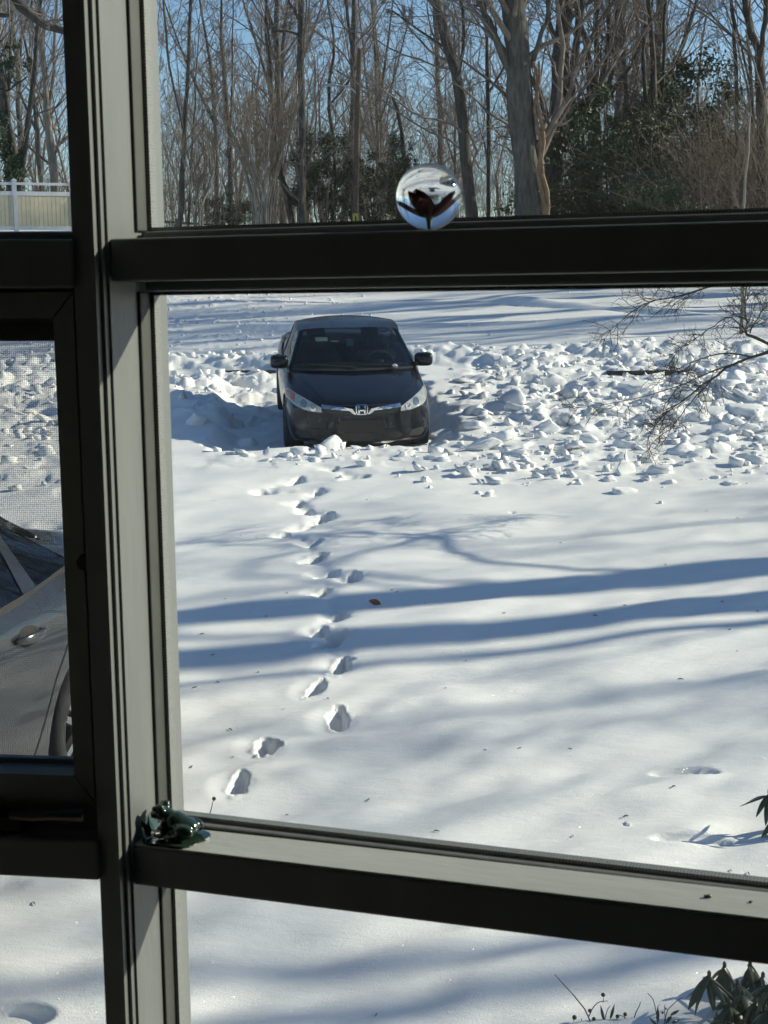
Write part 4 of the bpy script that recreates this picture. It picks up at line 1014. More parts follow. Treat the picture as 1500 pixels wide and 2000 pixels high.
def make_tree_meshes(rng, stems, lev, twig_r=0.004, kind='tree'):
    """stems: list of (points, radii). lev: list of dicts for the levels of branches. Returns trunk mesh, crown mesh"""
    tr = []; cr = []
    par = []
    for pts, rad in stems:
        P, R_ = resample(pts, rad, 14, rng, 0.02 * np.linalg.norm(np.array(pts[-1]) - np.array(pts[0])) * 0.12)
        R_ = R_ * (1 + 0.06 * rng.normal(size=R_.shape)); tr.append((P, np.maximum(R_, 0.006), 10)); par.append((P, R_))
    cur = par; sides = [6, 4, 3, 3, 3]
    for li, L in enumerate(lev):
        nxt = []
        for P, R_ in cur:
            kw = dict(L); n = kw.pop('n'); k = max(1, int(round(n * (1.0 if li else min(1.5, max(0.45, float(np.linalg.norm(P[0, -1] - P[0, 0])) / 12.0))))))
            a, b = grow(rng, P, R_, k, **kw); nxt.append((a, b)); cr.append((a, b, sides[li]))
        cur = [(np.concatenate([a for a, _ in nxt if a.shape[1] == nxt[0][0].shape[1]]), np.concatenate([b for a, b in nxt if a.shape[1] == nxt[0][0].shape[1]]))]
    tv, tf = tubes(tr); cv, cf = tubes(cr)
    return mesh_raw(kind + '_trunk', tv, tf, True), mesh_raw(kind + '_crown', cv, cf, True)
FOREST_LEV = [dict(n=13, t0=0.25, t1=1.0, ang=(28, 62), lf=0.30, N=7, up=0.16, wander=0.2, rf=0.36, rmin=0.012),
              dict(n=7, t0=0.2, t1=1.0, ang=(25, 60), lf=0.48, N=5, up=0.10, wander=0.2, rf=0.5, rmin=0.009),
              dict(n=7, t0=0.15, t1=1.0, ang=(25, 65), lf=0.55, N=4, up=0.05, wander=0.24, rf=0.6, rmin=0.006)]
HERO_LEV = [dict(n=13, t0=0.22, t1=1.0, ang=(30, 65), lf=0.30, N=8, up=0.14, wander=0.18, rf=0.33, rmin=0.014),
            dict(n=7, t0=0.2, t1=1.0, ang=(25, 60), lf=0.45, N=6, up=0.08, wander=0.2, rf=0.5, rmin=0.009),
            dict(n=6, t0=0.15, t1=1.0, ang=(25, 65), lf=0.50, N=4, up=0.04, wander=0.25, rf=0.6, rmin=0.006)]
def gz(x, y): return H(x, y) - 0.12
def place_tree(name, label, cat, trunk_me, crown_me, loc, bark, twig, group=None, rotz=0.0, scale=1.0):
    o = thing(name, label, cat, loc, (0, 0, rotz), group); o.scale = (scale, scale, scale)
    link('trunk', trunk_me, bark, o); link('crown', crown_me, twig, o)
    return o
# --- hero trees: stems drawn as photograph pixels at the tree's own distance, then carried up to real height
def hero(name, label, Y, stems, bark, twig, seed, lev=HERO_LEV, group=None, extra_up=7.0, depth=0.5):
    rng = np.random.default_rng(seed); S = []
    foot = at(stems[0][0][0], stems[0][0][1], Y); base = Vector((foot.x, Y, gz(foot.x, Y)))
    for si, st in enumerate(stems):
        pts = []; rad = []; dy = rng.uniform(-depth, depth)
        for k, (u, v, w) in enumerate(st):
            yy = Y + dy * k / max(1, len(st) - 1) + (0.6 * dy if si else 0) * (k > 0)
            p = at(u, v, yy); pts.append(p); rad.append(w * Y / FPX / 2 * 0.86)
        if st[0][1] > 380 and si == 0 or st[0][1] > 400:            # bring the foot down to the ground
            g = pts[0].copy(); zg = gz(g.x, g.y)
            if g.z > zg + 0.2: pts.insert(0, Vector((g.x, g.y, zg))); rad.insert(0, rad[0] * 1.35)
        if st[-1][1] < 20:                                           # leaves the frame: go on to the full height
            d = (pts[-1] - pts[-2]).normalized(); e = pts[-1] + d * extra_up * 0.5 + Vector((0, 0, extra_up * 0.3)); pts += [e, e + d * extra_up * 0.4 + Vector((rng.normal() * 0.5, rng.normal() * 0.5, extra_up * 0.3))]
            rad += [rad[-1] * 0.7, rad[-1] * 0.25]
        S.append(([p - base for p in pts], rad))
    t, c = make_tree_meshes(rng, S, lev, kind=name)
    return place_tree(name, label, 'tree', t, c, base, bark, twig, group)
hero('large_tree', 'thick grey trunk with a brown vine, right of the glass ball', 50, [[(1042, 425, 72), (1032, 330, 60), (1018, 200, 56), (1010, 90, 54), (1000, -10, 52)],
     [(1014, 170, 22), (985, 120, 16), (955, 40, 14), (935, -5, 12)], [(1036, 130, 14), (1060, 60, 10), (1075, -5, 8)]], BARK, TWIG, 11)
hero('large_tree', 'stout double-stemmed trunk directly right of the thickest trunk', 55, [[(1072, 430, 40), (1082, 310, 36), (1090, 200, 34), (1097, 90, 34), (1105, -10, 30)],
     [(1082, 330, 20), (1112, 230, 18), (1122, 110, 17), (1135, -10, 15)], [(1078, 260, 14), (1052, 180, 14), (1035, 150, 11), (1005, 100, 9)], [(1100, 110, 16), (1075, 50, 10), (1070, -10, 9)]], BARK2, TWIG, 12)
hero('leaning_tree', 'dark leaning trunk rising above the glass ball', 52, [[(922, 425, 26), (912, 330, 24), (893, 170, 22), (868, 60, 20), (850, -10, 18)], [(893, 150, 9), (902, 110, 8), (905, 20, 7), (896, -8, 6)],
     [(880, 100, 6), (820, 60, 5), (765, 20, 4)]], BARK2, TWIG, 13)
hero('multi_stem_tree', 'dark tree fanning into many stems above the olive bushes', 58, [[(1158, 440, 34), (1160, 300, 30), (1160, 225, 26), (1150, 120, 14), (1125, 10, 9), (1118, -8, 8)], [(1160, 230, 14), (1165, 110, 12), (1165, -8, 10)],
     [(1162, 230, 14), (1185, 110, 11), (1190, -8, 9)], [(1163, 220, 12), (1195, 140, 10), (1205, -8, 8)], [(1163, 225, 8), (1225, 140, 7), (1262, 60, 6), (1275, -6, 5)], [(1160, 225, 8), (1120, 150, 7), (1092, 100, 5)]], BARK2, TWIG, 14)
hero('slender_tree', 'straight dark trunk rising from the evergreen bushes at right', 56, [[(1282, 440, 16), (1282, 300, 15), (1277, 150, 13), (1268, -8, 11)], [(1262, 200, 9), (1256, 110, 8), (1262, 50, 7)]], BARK2, TWIG, 15)
hero('slender_tree', 'thin straight trunk right of the straight dark one', 57, [[(1292, 440, 9), (1294, 250, 9), (1296, 120, 8), (1301, -8, 7)]], BARK2, TWIG, 16)
hero('forked_tree', 'dark forked tree at the right edge of the woods', 54, [[(1490, 430, 26), (1487, 250, 24), (1482, 120, 22), (1466, 50, 18), (1455, -10, 14)], [(1482, 130, 12), (1492, 60, 12), (1497, -10, 12)], [(1440, 300, 9), (1436, 100, 8), (1428, -8, 7)]], BARK2, TWIG, 17)
hero('slender_tree', 'thin trunk between the glass ball and the thickest trunk', 60, [[(955, 430, 10), (953, 250, 9), (952, 100, 8), (947, -8, 7)], [(955, 180, 5), (985, 130, 5), (1000, 90, 4)]], BARK2, TWIG, 18)
hero('straight_tree', 'straight brown trunk in the middle of the left woods', 58, [[(592, 445, 18), (590, 330, 16), (590, 150, 15), (590, -10, 14)], [(588, 70, 6), (560, 60, 5), (530, 62, 4)], [(592, 60, 7), (570, 10, 6), (560, -8, 5)]], BARK, TWIG, 19)
hero('leaning_tree', 'crooked dark trunk leaning left behind the pale spray of twigs', 60, [[(572, 445, 16), (560, 380, 14), (545, 320, 12), (530, 200, 10), (522, 60, 8), (520, -8, 7)]], BARK2, TWIG, 20)
hero('slender_tree', 'tall grey trunk near the left edge of the big pane', 56, [[(352, 440, 12), (357, 330, 11), (362, 200, 10), (372, -8, 8)], [(357, 250, 6), (330, 120, 5), (318, -8, 5)]], BARK, TWIG, 21)
hero('slender_tree', 'slim twisting trunk left of the lamp post', 62, [[(650, 440, 9), (655, 300, 8), (640, 180, 7), (655, 90, 6), (640, -8, 5)], [(648, 200, 5), (680, 160, 5), (700, 120, 4)]], BARK2, TWIG, 22)
hero('broken_tree', 'short snapped-off trunk right of the lamp post', 62, [[(793, 440, 11), (790, 320, 11), (782, 240, 10), (766, 185, 8)]], BARK, TWIG, 23, lev=[dict(n=3, t0=0.3, t1=0.9, ang=(40, 60), lf=0.15, N=4, rf=0.3, rmin=0.01)])
# left upper pane
hero('pale_tree', 'pale crooked trunk behind the cream fence', 75, [[(108, 400, 22), (104, 320, 20), (92, 230, 17), (86, 120, 15), (80, 40, 14), (76, -8, 12)], [(92, 220, 9), (105, 150, 8), (108, 60, 7), (112, -8, 6)]], BARK3, TWIG, 24)
hero('forked_tree', 'grey trunk forking low behind the cream fence', 72, [[(38, 400, 24), (33, 330, 20), (18, 250, 16), (4, 150, 14), (-12, 60, 12)], [(40, 345, 16), (52, 270, 13), (62, 170, 12), (72, 60, 10), (80, -8, 8)]], BARK, TWIG, 25)
hero('overhanging_tree', 'heavy dark limb crossing the top of the small left pane', 34, [[(-150, 430, 40), (-120, 200, 34), (-70, 60, 30), (0, -30, 26), (45, 15, 22), (85, 48, 18), (130, 62, 14), (190, 90, 9)], [(-90, 120, 18), (-40, 40, 12), (20, 30, 8)]], BARK2, TWIG, 26,
     lev=[dict(n=10, t0=0.3, t1=1.0, ang=(30, 65), lf=0.16, N=6, up=0.1, rf=0.3, rmin=0.01), dict(n=5, t0=0.2, t1=1, ang=(25, 60), lf=0.5, N=5, rf=0.5, rmin=0.006), dict(n=4, t0=0.2, t1=1, ang=(25, 60), lf=0.5, N=4, rf=0.6, rmin=0.004)])
# pale spray bush: many upright tan shoots
def spray(name, label, u, v, Y, hpx, wpx, seed, n=11):
    rng = np.random.default_rng(seed); g = at(u, v, Y); base = Vector((g.x, Y, gz(g.x, Y))); sc = Y / FPX; S = []
    top = at(u, v - hpx, Y).z - base.z
    for k in range(n):
        a = (k / (n - 1) - 0.5) * 2; mid = 0.45 + 0.1 * rng.random()
        S.append(([Vector((a * 0.15, rng.normal() * 0.1, 0)), Vector((a * wpx * 0.12 * sc, rng.normal() * 0.3, top * mid * 0.7)), Vector((a * wpx * 0.28 * sc + rng.normal() * 0.1, rng.normal() * 0.4, top * (mid + 0.15))), Vector((a * wpx * 0.5 * sc, rng.normal() * 0.5, top * rng.uniform(0.8, 1.0)))],
                  [0.055 * rng.uniform(0.5, 1.0), 0.045 * rng.uniform(0.6, 1), 0.03, 0.008]))
    t, c = make_tree_meshes(rng, S, [dict(n=20, t0=0.35, t1=0.95, ang=(8, 34), lf=0.36, N=5, up=0.32, wander=0.1, rf=0.5, rmin=0.008), dict(n=8, t0=0.1, t1=1.0, ang=(10, 40), lf=0.5, N=4, up=0.3, wander=0.14, rf=0.6, rmin=0.006)], kind=name)
    return place_tree(name, label, 'shrub', t, c, base, BARK3, TWIGTAN)
spray('pale_shrub', 'tall tan shrub with a fan of fine upright shoots', 512, 440, 54, 270, 170, 31, 10)
spray('pale_shrub', 'small tan clump of bare canes beside the left end of the rail fence', 388, 448, 56, 190, 70, 32, 5)
# --- woods: a few kinds of bare tree, each copy its own tree
def kind_mesh(seed, h, r, lean, lev=FOREST_LEV, forks=0):
    rng = np.random.default_rng(seed); S = []
    top = Vector((lean * h, rng.normal() * 0.06 * h, h))
    S.append(([Vector((0, 0, 0)), Vector((0.15 * lean * h + rng.normal() * 0.12, rng.normal() * 0.12, h * 0.3)), Vector((0.5 * lean * h + rng.normal() * 0.2, rng.normal() * 0.2, h * 0.62)), top], [r * 1.25, r, r * 0.72, r * 0.12]))
    for k in range(forks):
        t = rng.uniform(0.2, 0.5); a = rng.uniform(0, 6.28); sp = rng.uniform(0.1, 0.22) * h
        p0 = Vector((lean * h * t * 0.6, 0, h * t)); S.append(([p0, p0 + Vector((math.cos(a) * sp * 0.45, math.sin(a) * sp * 0.45, h * 0.2)), p0 + Vector((math.cos(a) * sp, math.sin(a) * sp, h * (0.9 - t)))], [r * 0.62, r * 0.45, r * 0.1]))
    return make_tree_meshes(rng, S, lev, kind='bare_tree')
KINDS_ = [kind_mesh(100 + i, *a) for i, a in enumerate(((17, 0.15, 0.03, FOREST_LEV, 1), (19, 0.17, -0.04, FOREST_LEV, 1), (15, 0.12, 0.06, FOREST_LEV, 0), (20, 0.19, 0.0, FOREST_LEV, 2), (13, 0.085, -0.07, FOREST_LEV, 1), (16, 0.13, 0.05, FOREST_LEV, 2), (11, 0.065, 0.08, FOREST_LEV, 1)))]
_tr = random.Random(77)
KLAB = ['bare grey tree standing among the woods', 'bare brown tree standing among the woods', 'slim bare tree standing among the woods']
def woods(n, y0, y1, ulo, uhi, group, skip=()):
    k = 0; tries = 0
    while k < n and tries < n * 40:
        tries += 1
        Y = y0 + (y1 - y0) * _tr.random(); u = _tr.uniform(ulo, uhi); x = (u - 750) / FPX * Y
        if any(a < u < b and Y < c for a, b, c in skip): continue
        i = _tr.randrange(len(KINDS_)); t, c = KINDS_[i]; bk = (BARK, BARK2)[_tr.randrange(2)]
        # copies share mesh data, so the bark is set on the object
        wh = 'behind the cream fence' if u < 200 else 'left of the tan shrub' if u < 430 else 'behind the tan shrub' if u < 600 else 'near the lamp post' if u < 760 else 'behind the glass ball' if u < 930 else 'by the thickest trunk' if u < 1110 else 'behind the evergreens' if u < 1350 else 'at the right end of the woods'
        lab = ('slim bare tree ' if i in (4, 6) else 'forked bare tree ' if i in (1, 3, 5) else 'straight bare tree ') + wh + (', among the nearer trees' if Y < 82 else ', deep in the woods')
        o = thing('bare_tree', lab, 'tree', (x, Y, gz(x, Y)), (_tr.uniform(-0.05, 0.05), _tr.uniform(-0.05, 0.05), _tr.uniform(0, 6.28)), group)
        s = _tr.uniform(0.78, 1.15); o.scale = (s, s, s)
        a = link('trunk', t, BARK, o); b = link('crown', c, TWIG, o); k += 1
woods(12, 62, 82, 290, 1480, 'bare trees of the woods')
woods(22, 82, 125, 250, 1560, 'bare trees of the woods')
woods(7, 84, 125, -40, 150, 'bare trees of the woods')
woods(10, 58, 100, 1450, 2100, 'bare trees of the woods')
woods(6, 60, 100, -700, -60, 'bare trees of the woods')
# far-off wood that reads as one mass
def far_wood():
    rng = np.random.default_rng(9); G = []
    n = 85; Y = rng.uniform(125, 190, n); u = rng.uniform(-300, 1800, n); x = (u - 750) / FPX * Y; z = base_z(Y) - 0.3; h = rng.uniform(11, 19, n)
    P = np.stack([np.stack([x + k * rng.normal(size=n) * 0.5, Y, z + h * k / 4], 1) for k in range(5)], 1); R_ = np.outer(rng.uniform(0.08, 0.2, n), np.array([1.2, 1, 0.8, 0.5, 0.15]))
    G.append((P, R_, 4)); a, b = grow(rng, P, R_, 13, 0.12, 1.0, (25, 60), 0.30, 5, 0.18, 0.2, 0.4, 0.03); G.append((a, b, 3))
    a2, b2 = grow(rng, a, b, 5, 0.2, 1.0, (25, 60), 0.5, 4, 0.1, 0.2, 0.6, 0.018); G.append((a2, b2, 3))
    V, F = tubes(G); o = link('far_woods', mesh_raw('far_woods', V, F, True), TWIG); stuff(o)
    tag(o, 'dense bare woods closing the view far behind the nearer trees', 'woods')
far_wood()
# --- undergrowth: tangled brush between the trunks, nobody could count its stems
def brush(name, label, seed, n, y0, y1, u0, u1, hlo, hhi, mat, r=0.012, lev2=5, lean=0.5):
    rng = np.random.default_rng(seed); Y = rng.uniform(y0, y1, n); u = rng.uniform(u0, u1, n); x = (u - 750) / FPX * Y; z = base_z(Y) - 0.2; h = rng.uniform(hlo, hhi, n)
    a = rng.normal(size=(n, 2)) * lean; P = np.stack([np.stack([x + a[:, 0] * (k / 4) ** 1.5 * h * 0.5, Y + a[:, 1] * (k / 4) ** 1.5 * h * 0.3, z + h * k / 4 * (1 - 0.15 * (k / 4) * np.abs(a[:, 0]))], 1) for k in range(5)], 1)
    P += rng.normal(size=P.shape) * 0.06; R_ = np.outer(rng.uniform(0.7, 1.3, n) * r, np.array([1.2, 1, 0.8, 0.6, 0.4]))
    G = [(P, R_, 3)]; b1, r1 = grow(rng, P, R_, lev2, 0.15, 1.0, (20, 70), 0.4, 4, 0.05, 0.3, 0.7, 0.006); G.append((b1, r1, 3))
    b2, r2 = grow(rng, b1, r1, 2, 0.2, 1.0, (20, 70), 0.5, 3, 0.0, 0.3, 0.8, 0.005); G.append((b2, r2, 3))
    V, F = tubes(G); o = link(name, mesh_raw(name, V, F, True), mat); stuff(o); tag(o, label, 'brush')
    return o
brush('undergrowth', 'brown leafless brush filling the ground between the trunks', 51, 1200, 56, 105, 280, 1120, 1.5, 8.5, BRUSH, 0.010)
brush('undergrowth', 'bare twiggy brush rising behind the evergreens at right', 54, 420, 62, 100, 1100, 1500, 3.0, 9.0, BRUSH, 0.010)
brush('undergrowth', 'tangled grey-brown thicket of vines at the right of the woods', 52, 520, 50, 58, 1340, 1680, 2.0, 6.0, BRUSH, 0.011, 6, 1.1)
brush('undergrowth', 'low brush behind the cream fence at far left', 53, 260, 74, 100, -80, 160, 1.0, 4.5, BRUSH)
# --- evergreen shrubs: many small leaves spread through the volume
def leaf_cloud(rng, n, rx, ry, rz, size, clumps=40):
    c = rng.normal(size=(clumps, 3)); c = unit(c) * (rng.random((clumps, 1)) ** 0.45); cr = rng.uniform(0.10, 0.32, clumps)
    k = rng.integers(0, clumps, n); q = c[k] + unit(rng.normal(size=(n, 3))) * (cr[k] * rng.random(n) ** 0.6)[:, None]
    p = q * np.array([rx, ry, rz]); p = p[p[:, 2] > -rz * 0.98]; n = len(p)
    d = unit(rng.normal(size=(n, 3)) + np.array([0, 0, 0.25])); w = unit(np.cross(d, rng.normal(size=(n, 3)))); s = size * rng.uniform(0.6, 1.3, n)[:, None]
    V = np.stack([p, p + d * s * 0.5 + w * s * 0.24, p + d * s, p + d * s * 0.5 - w * s * 0.24], 1).reshape(-1, 3)
    return V, np.arange(4 * n).reshape(-1, 4)
def shrub_kind(seed, n, rx, ry, rz, size, clumps):
    rng = np.random.default_rng(seed); V, F = leaf_cloud(rng, n, rx, ry, rz, size, clumps)
    V = V + np.array([0, 0, rz * 0.95]); crown = mesh_raw('evergreen_crown', V, F)
    P = []; R_ = []
    for k in range(9):
        a = rng.uniform(0, 6.28); e = np.array([math.cos(a) * rx * 0.7, math.sin(a) * ry * 0.7, rz * rng.uniform(1.0, 1.8)])
        P.append(np.linspace([0, 0, 0], e, 5) + rng.normal(size=(5, 3)) * 0.08); R_.append(np.linspace(0.05, 0.012, 5))
    P = np.array(P); R_ = np.array(R_); a, b = grow(rng, P, R_, 8, 0.2, 1, (25, 60), 0.35, 4, 0.1, 0.2, 0.5, 0.006)
    v, f = tubes([(P, R_, 5), (a, b, 3)]); return mesh_raw('evergreen_stems', v, f, True), crown
EG = [shrub_kind(61, 11000, 2.6, 1.8, 2.3, 0.15, 80), shrub_kind(62, 9000, 1.9, 1.5, 2.6, 0.15, 60), shrub_kind(63, 12000, 3.2, 1.8, 1.9, 0.14, 90), shrub_kind(64, 6000, 1.4, 1.2, 3.2, 0.14, 44)]
EGM = {}
def evergreen(label, u, Y, k, s, mat, rz=0.0, sz=1.0, name='evergreen_shrub'):
    x = (u - 750) / FPX * Y; o = thing(name, label, 'shrub', (x, Y, gz(x, Y)), (0, 0, rz)); o.scale = (s, s, s * sz)
    st, cr = EG[k]; link('trunk', st, BARK2, o); cm = EGM.get((k, mat.name)) or cr.copy(); EGM[(k, mat.name)] = cm; link('crown', cm, mat, o); return o
evergreen('dark green holly bush left of the lamp post foot', 640, 60, 1, 0.75, EVERGREEN, 0.3)
evergreen('dark green holly bush behind the lamp post', 735, 64, 0, 0.9, EVERGREEN, 1.3, 0.85)
evergreen('dark green bush just left of the glass ball', 790, 60, 3, 0.62, EVERGREEN, 2.1)
evergreen('olive bush at the foot of the double-stemmed trunk', 1130, 53, 2, 0.85, EVERGREEN2, 0.4, 0.9)
evergreen('broad dark evergreen right of the double-stemmed trunk', 1190, 55, 0, 1.15, EVERGREEN, 0.9, 1.1)
evergreen('tall dark evergreen around the straight dark trunk', 1290, 58, 1, 1.2, EVERGREEN, 1.9, 0.95)
evergreen('upper olive evergreen behind the tall dark one', 1345, 64, 1, 1.3, EVERGREEN2, 2.9, 1.05)
evergreen('low dark evergreen under the straight dark trunk', 1245, 52, 2, 0.8, EVERGREEN, 2.2, 0.95)
evergreen('evergreen nearest the right edge of the photo, half hidden by vines', 1440, 60, 0, 1.0, EVERGREEN2, 3.0, 1.0)
evergreen('dark ivy-like evergreen at the left edge behind the fence', -15, 70, 1, 0.95, EVERGREEN, 0.6, 1.2)
evergreen('small evergreen low in the left woods beside the tan shrub', 455, 66, 2, 0.5, EVERGREEN2, 0.2, 0.9)
def ivy():
    """evergreen leaves high on a limb at the left edge"""
    rng = np.random.default_rng(71); V, F = leaf_cloud(rng, 900, 1.3, 0.9, 1.1, 0.16, 16); p = at(14, 122, 70)
    o = thing('ivy_clump', 'dark ivy clump high on the trunk at the left edge', 'ivy', p); link('leaves', mesh_raw('ivy_leaves', V, F), EVERGREEN, o)
    P = np.array([np.linspace([0, 0, -1.2], rng.normal(size=3) * 0.8, 4) for _ in range(6)]); v, f = tubes([(P, np.full((6, 4), 0.03), 4)]); link('stems', mesh_raw('ivy_stems', v, f), BARK2, o)
ivy()
# vine climbing the thickest trunk
def vine():
    rng = np.random.default_rng(72); P = []; 
    for u0, k in ((1062, 0), (1068, 1)):
        P.append(np.array([tuple(at(u0 - 0.062 * (430 - v) + 5 * math.sin(v * 0.05 + k), v, 49.5)) for v in np.linspace(470, 120, 12)]))
    P = np.array(P); R_ = np.repeat(np.linspace(0.10, 0.04, 12)[None], 2, 0); a, b = grow(rng, P, R_, 26, 0.05, 1, (20, 80), 0.06, 4, 0.1, 0.4, 0.2, 0.012)
    v, f = tubes([(P, R_, 6), (a, b, 3)]); base = Vector(P[0, 0]); o = tag(link('climbing_vine', mesh_raw('climbing_vine', v - np.array(base), f, True), pmat('vine_bark', (0.16, 0.105, 0.06), (0.27, 0.18, 0.11), 6, 0.9, 0.6, 20), loc=base), 'shaggy brown vine climbing the right side of the thickest trunk', 'vine')
vine()
# ------------------------------------------------------------------ yard tree beyond the right edge: its trunks throw the broad shadows, its low limb hangs into view
def yard_tree():
    rng = np.random.default_rng(201); ax, ay = 10.0, 14.35; base = Vector((ax, ay, gz(ax, ay)))
    S = [([Vector((0, 0, 0)), Vector((0.05, 0, 2.0)), Vector((0.0, 0.02, 4.2)), Vector((-0.1, 0.1, 6.5)), Vector((0.5, 0.5, 10)), Vector((1.0, 0.8, 14))], [0.42, 0.30, 0.27, 0.25, 0.16, 0.03]),
         ([Vector((0.75, -0.72, 0)), Vector((0.75, -0.76, 2.0)), Vector((0.7, -0.75, 4.2)), Vector((0.6, -0.82, 6.6)), Vector((-0.2, -1.6, 9.8)), Vector((-1.2, -2.2, 13))], [0.34, 0.25, 0.22, 0.20, 0.14, 0.03]),
         ([Vector((0.75, -0.75, 1.4)), Vector((0.5, -1.15, 2.6)), Vector((0.2, -1.38, 4.2)), Vector((-0.1, -1.5, 6.4))], [0.10, 0.075, 0.06, 0.02])]
    t, c = make_tree_meshes(rng, S, [dict(n=10, t0=0.45, t1=1.0, ang=(35, 65), lf=0.32, N=7, up=0.1, rf=0.32, rmin=0.012), dict(n=6, t0=0.2, t1=1.0, ang=(25, 60), lf=0.45, N=5, up=0.05, rf=0.5, rmin=0.007), dict(n=5, t0=0.2, t1=1.0, ang=(25, 60), lf=0.5, N=4, up=0.0, rf=0.6, rmin=0.004)], kind='yard_tree')
    o = place_tree('yard_tree', 'bare tree whose low twiggy branch hangs in at the right edge', 'tree', t, c, base, BARK2, TWIG)
    # the hanging limb
    Y0 = 14.6; q = lambda pts, dy=0.0: [at(u, v, Y0 + dy * k) - base for k, (u, v) in enumerate(pts)]
    start = Vector((-0.1, 0.0, 3.4))
    limbs = [([start, Vector((-2.5, 0.1, 3.1))] + q([(1640, 640), (1500, 688), (1470, 697), (1430, 712), (1390, 740), (1345, 775), (1300, 810), (1262, 858)], -0.05), [0.10, 0.08, 0.06, 0.036, 0.032, 0.028, 0.022, 0.016, 0.010, 0.004]),
             ([start + Vector((0, 0, 0.6)), Vector((-2.5, 0.3, 3.9))] + q([(1640, 600), (1520, 672), (1480, 660), (1455, 650), (1462, 625), (1452, 600), (1458, 555), (1450, 500)], 0.06), [0.09, 0.07, 0.05, 0.04, 0.036, 0.034, 0.022, 0.018, 0.016, 0.008]),
             ([start + Vector((0, 0, 1.0)), Vector((-3.0, 0.4, 4.0))] + q([(1640, 520), (1500, 545), (1400, 556), (1330, 578), (1260, 592), (1215, 625), (1190, 650)], 0.08), [0.08, 0.06, 0.045, 0.028, 0.024, 0.018, 0.012, 0.008, 0.004]),
             (q([(1468, 697), (1420, 690), (1370, 700), (1320, 722), (1285, 745)], 0.1), [0.02, 0.016, 0.012, 0.008, 0.004]),
             (q([(1430, 712), (1390, 725), (1330, 752), (1255, 775), (1180, 790), (1115, 798)], -0.1), [0.02, 0.016, 0.012, 0.009, 0.006, 0.003]),
             (q([(1390, 740), (1345, 790), (1318, 830), (1290, 850), (1265, 878)], 0.06), [0.016, 0.012, 0.009, 0.006, 0.003]),
             (q([(1455, 645), (1425, 620), (1390, 640), (1350, 668), (1320, 690)], 0.12), [0.018, 0.014, 0.011, 0.008, 0.004]),
             (q([(1465, 650), (1480, 620), (1500, 590), (1520, 560)], 0.1), [0.02, 0.016, 0.012, 0.008])]
    G = []; lv1 = []
    for pts, rad in limbs:
        P, R_ = resample(pts, [q_ * 0.42 for q_ in rad], 18, rng, 0.012); G.append((P, R_, 7)); lv1.append((P, R_))
    cat_ = []
    for P, R_ in lv1:
        long = P.shape[1] and float(np.linalg.norm(P[0, -1] - P[0, 0])) > 4
        a, b = grow(rng, P, R_, 30 if long else 18, 0.52 if long else 0.1, 1.0, (25, 60), 0.05 if long else 0.26, 7, 0.02, 0.22, 0.45, 0.003, lmin=0.2); G.append((a, b, 4)); cat_.append((a, b))
    A = np.concatenate([a for a, _ in cat_]); B_ = np.concatenate([b for _, b in cat_])
    a, b = grow(rng, A, B_, 3, 0.15, 1.0, (25, 60), 0.45, 5, 0.0, 0.25, 0.6, 0.0022); G.append((a, b, 3))
    a, b = grow(rng, a, b, 2, 0.3, 1.0, (25, 60), 0.45, 4, 0.0, 0.25, 0.7, 0.0018); G.append((a, b, 3))
    v, f = tubes(G); lo = link('branch', mesh_raw('hanging_branch', v, f, True), TWIGDARK, o); lo['label'] = 'low gnarled branch with a spray of fine dark twigs'
yard_tree()
# more trees out to the right, sources of the long shadows; the first is added to shade the near snow
for x, y, k, s, rz in ((13.5, 9.3, 5, 0.8, 0.7), (21, 14.8, 4, 1.0, 0.4), (18.5, 18.3, 6, 1.0, 2.7), (17, 38, 0, 0.9, 1.1), (20, 43, 1, 1.0, 3.1), (15, 34.5, 5, 0.8, 5.0), (25, 39.5, 3, 0.9, 0.2), (19, 47.5, 2, 1.0, 2.2), (29, 45.5, 1, 0.9, 4.2), (24, 35.0, 4, 1.1, 0.9), (34, 41.5, 3, 0.9, 2.0), (12.6, 38.2, 3, 0.9, 1.0), (13.6, 41.0, 1, 0.9, 2.6), (15.5, 44.5, 3, 0.95, 4.0), (14.6, 35.6, 1, 0.85, 5.3), (17.5, 50.5, 3, 1.0, 0.6)):
    o = thing('bare_tree', 'bare yard tree standing out to the right of the view', 'tree', (x, y, gz(x, y)), (0, 0, rz), 'bare trees out to the right'); o.scale = (s, s, s)
    link('trunk', KINDS_[k][0], BARK, o); link('crown', KINDS_[k][1], TWIG, o)
# sapling in the far field behind the hanging branch
rng_ = np.random.default_rng(210); g_ = at(1447, 655, 31)
t_, c_ = make_tree_meshes(rng_, [([Vector((0, 0, 0)), Vector((0.02, 0, 1.2)), Vector((0.0, 0.05, 2.6)), Vector((0.1, 0, 4.5))], [0.045, 0.035, 0.03, 0.008])], [dict(n=10, t0=0.35, t1=1.0, ang=(25, 50), lf=0.25, N=5, up=0.2, rf=0.4, rmin=0.006), dict(n=4, t0=0.2, t1=1, ang=(25, 50), lf=0.45, N=4, rf=0.6, rmin=0.004)], kind='sapling')
place_tree('sapling', 'slim pale sapling in the snowfield behind the hanging branch', 'tree', t_, c_, (g_.x, 31, gz(g_.x, 31)), BARK3, TWIG)

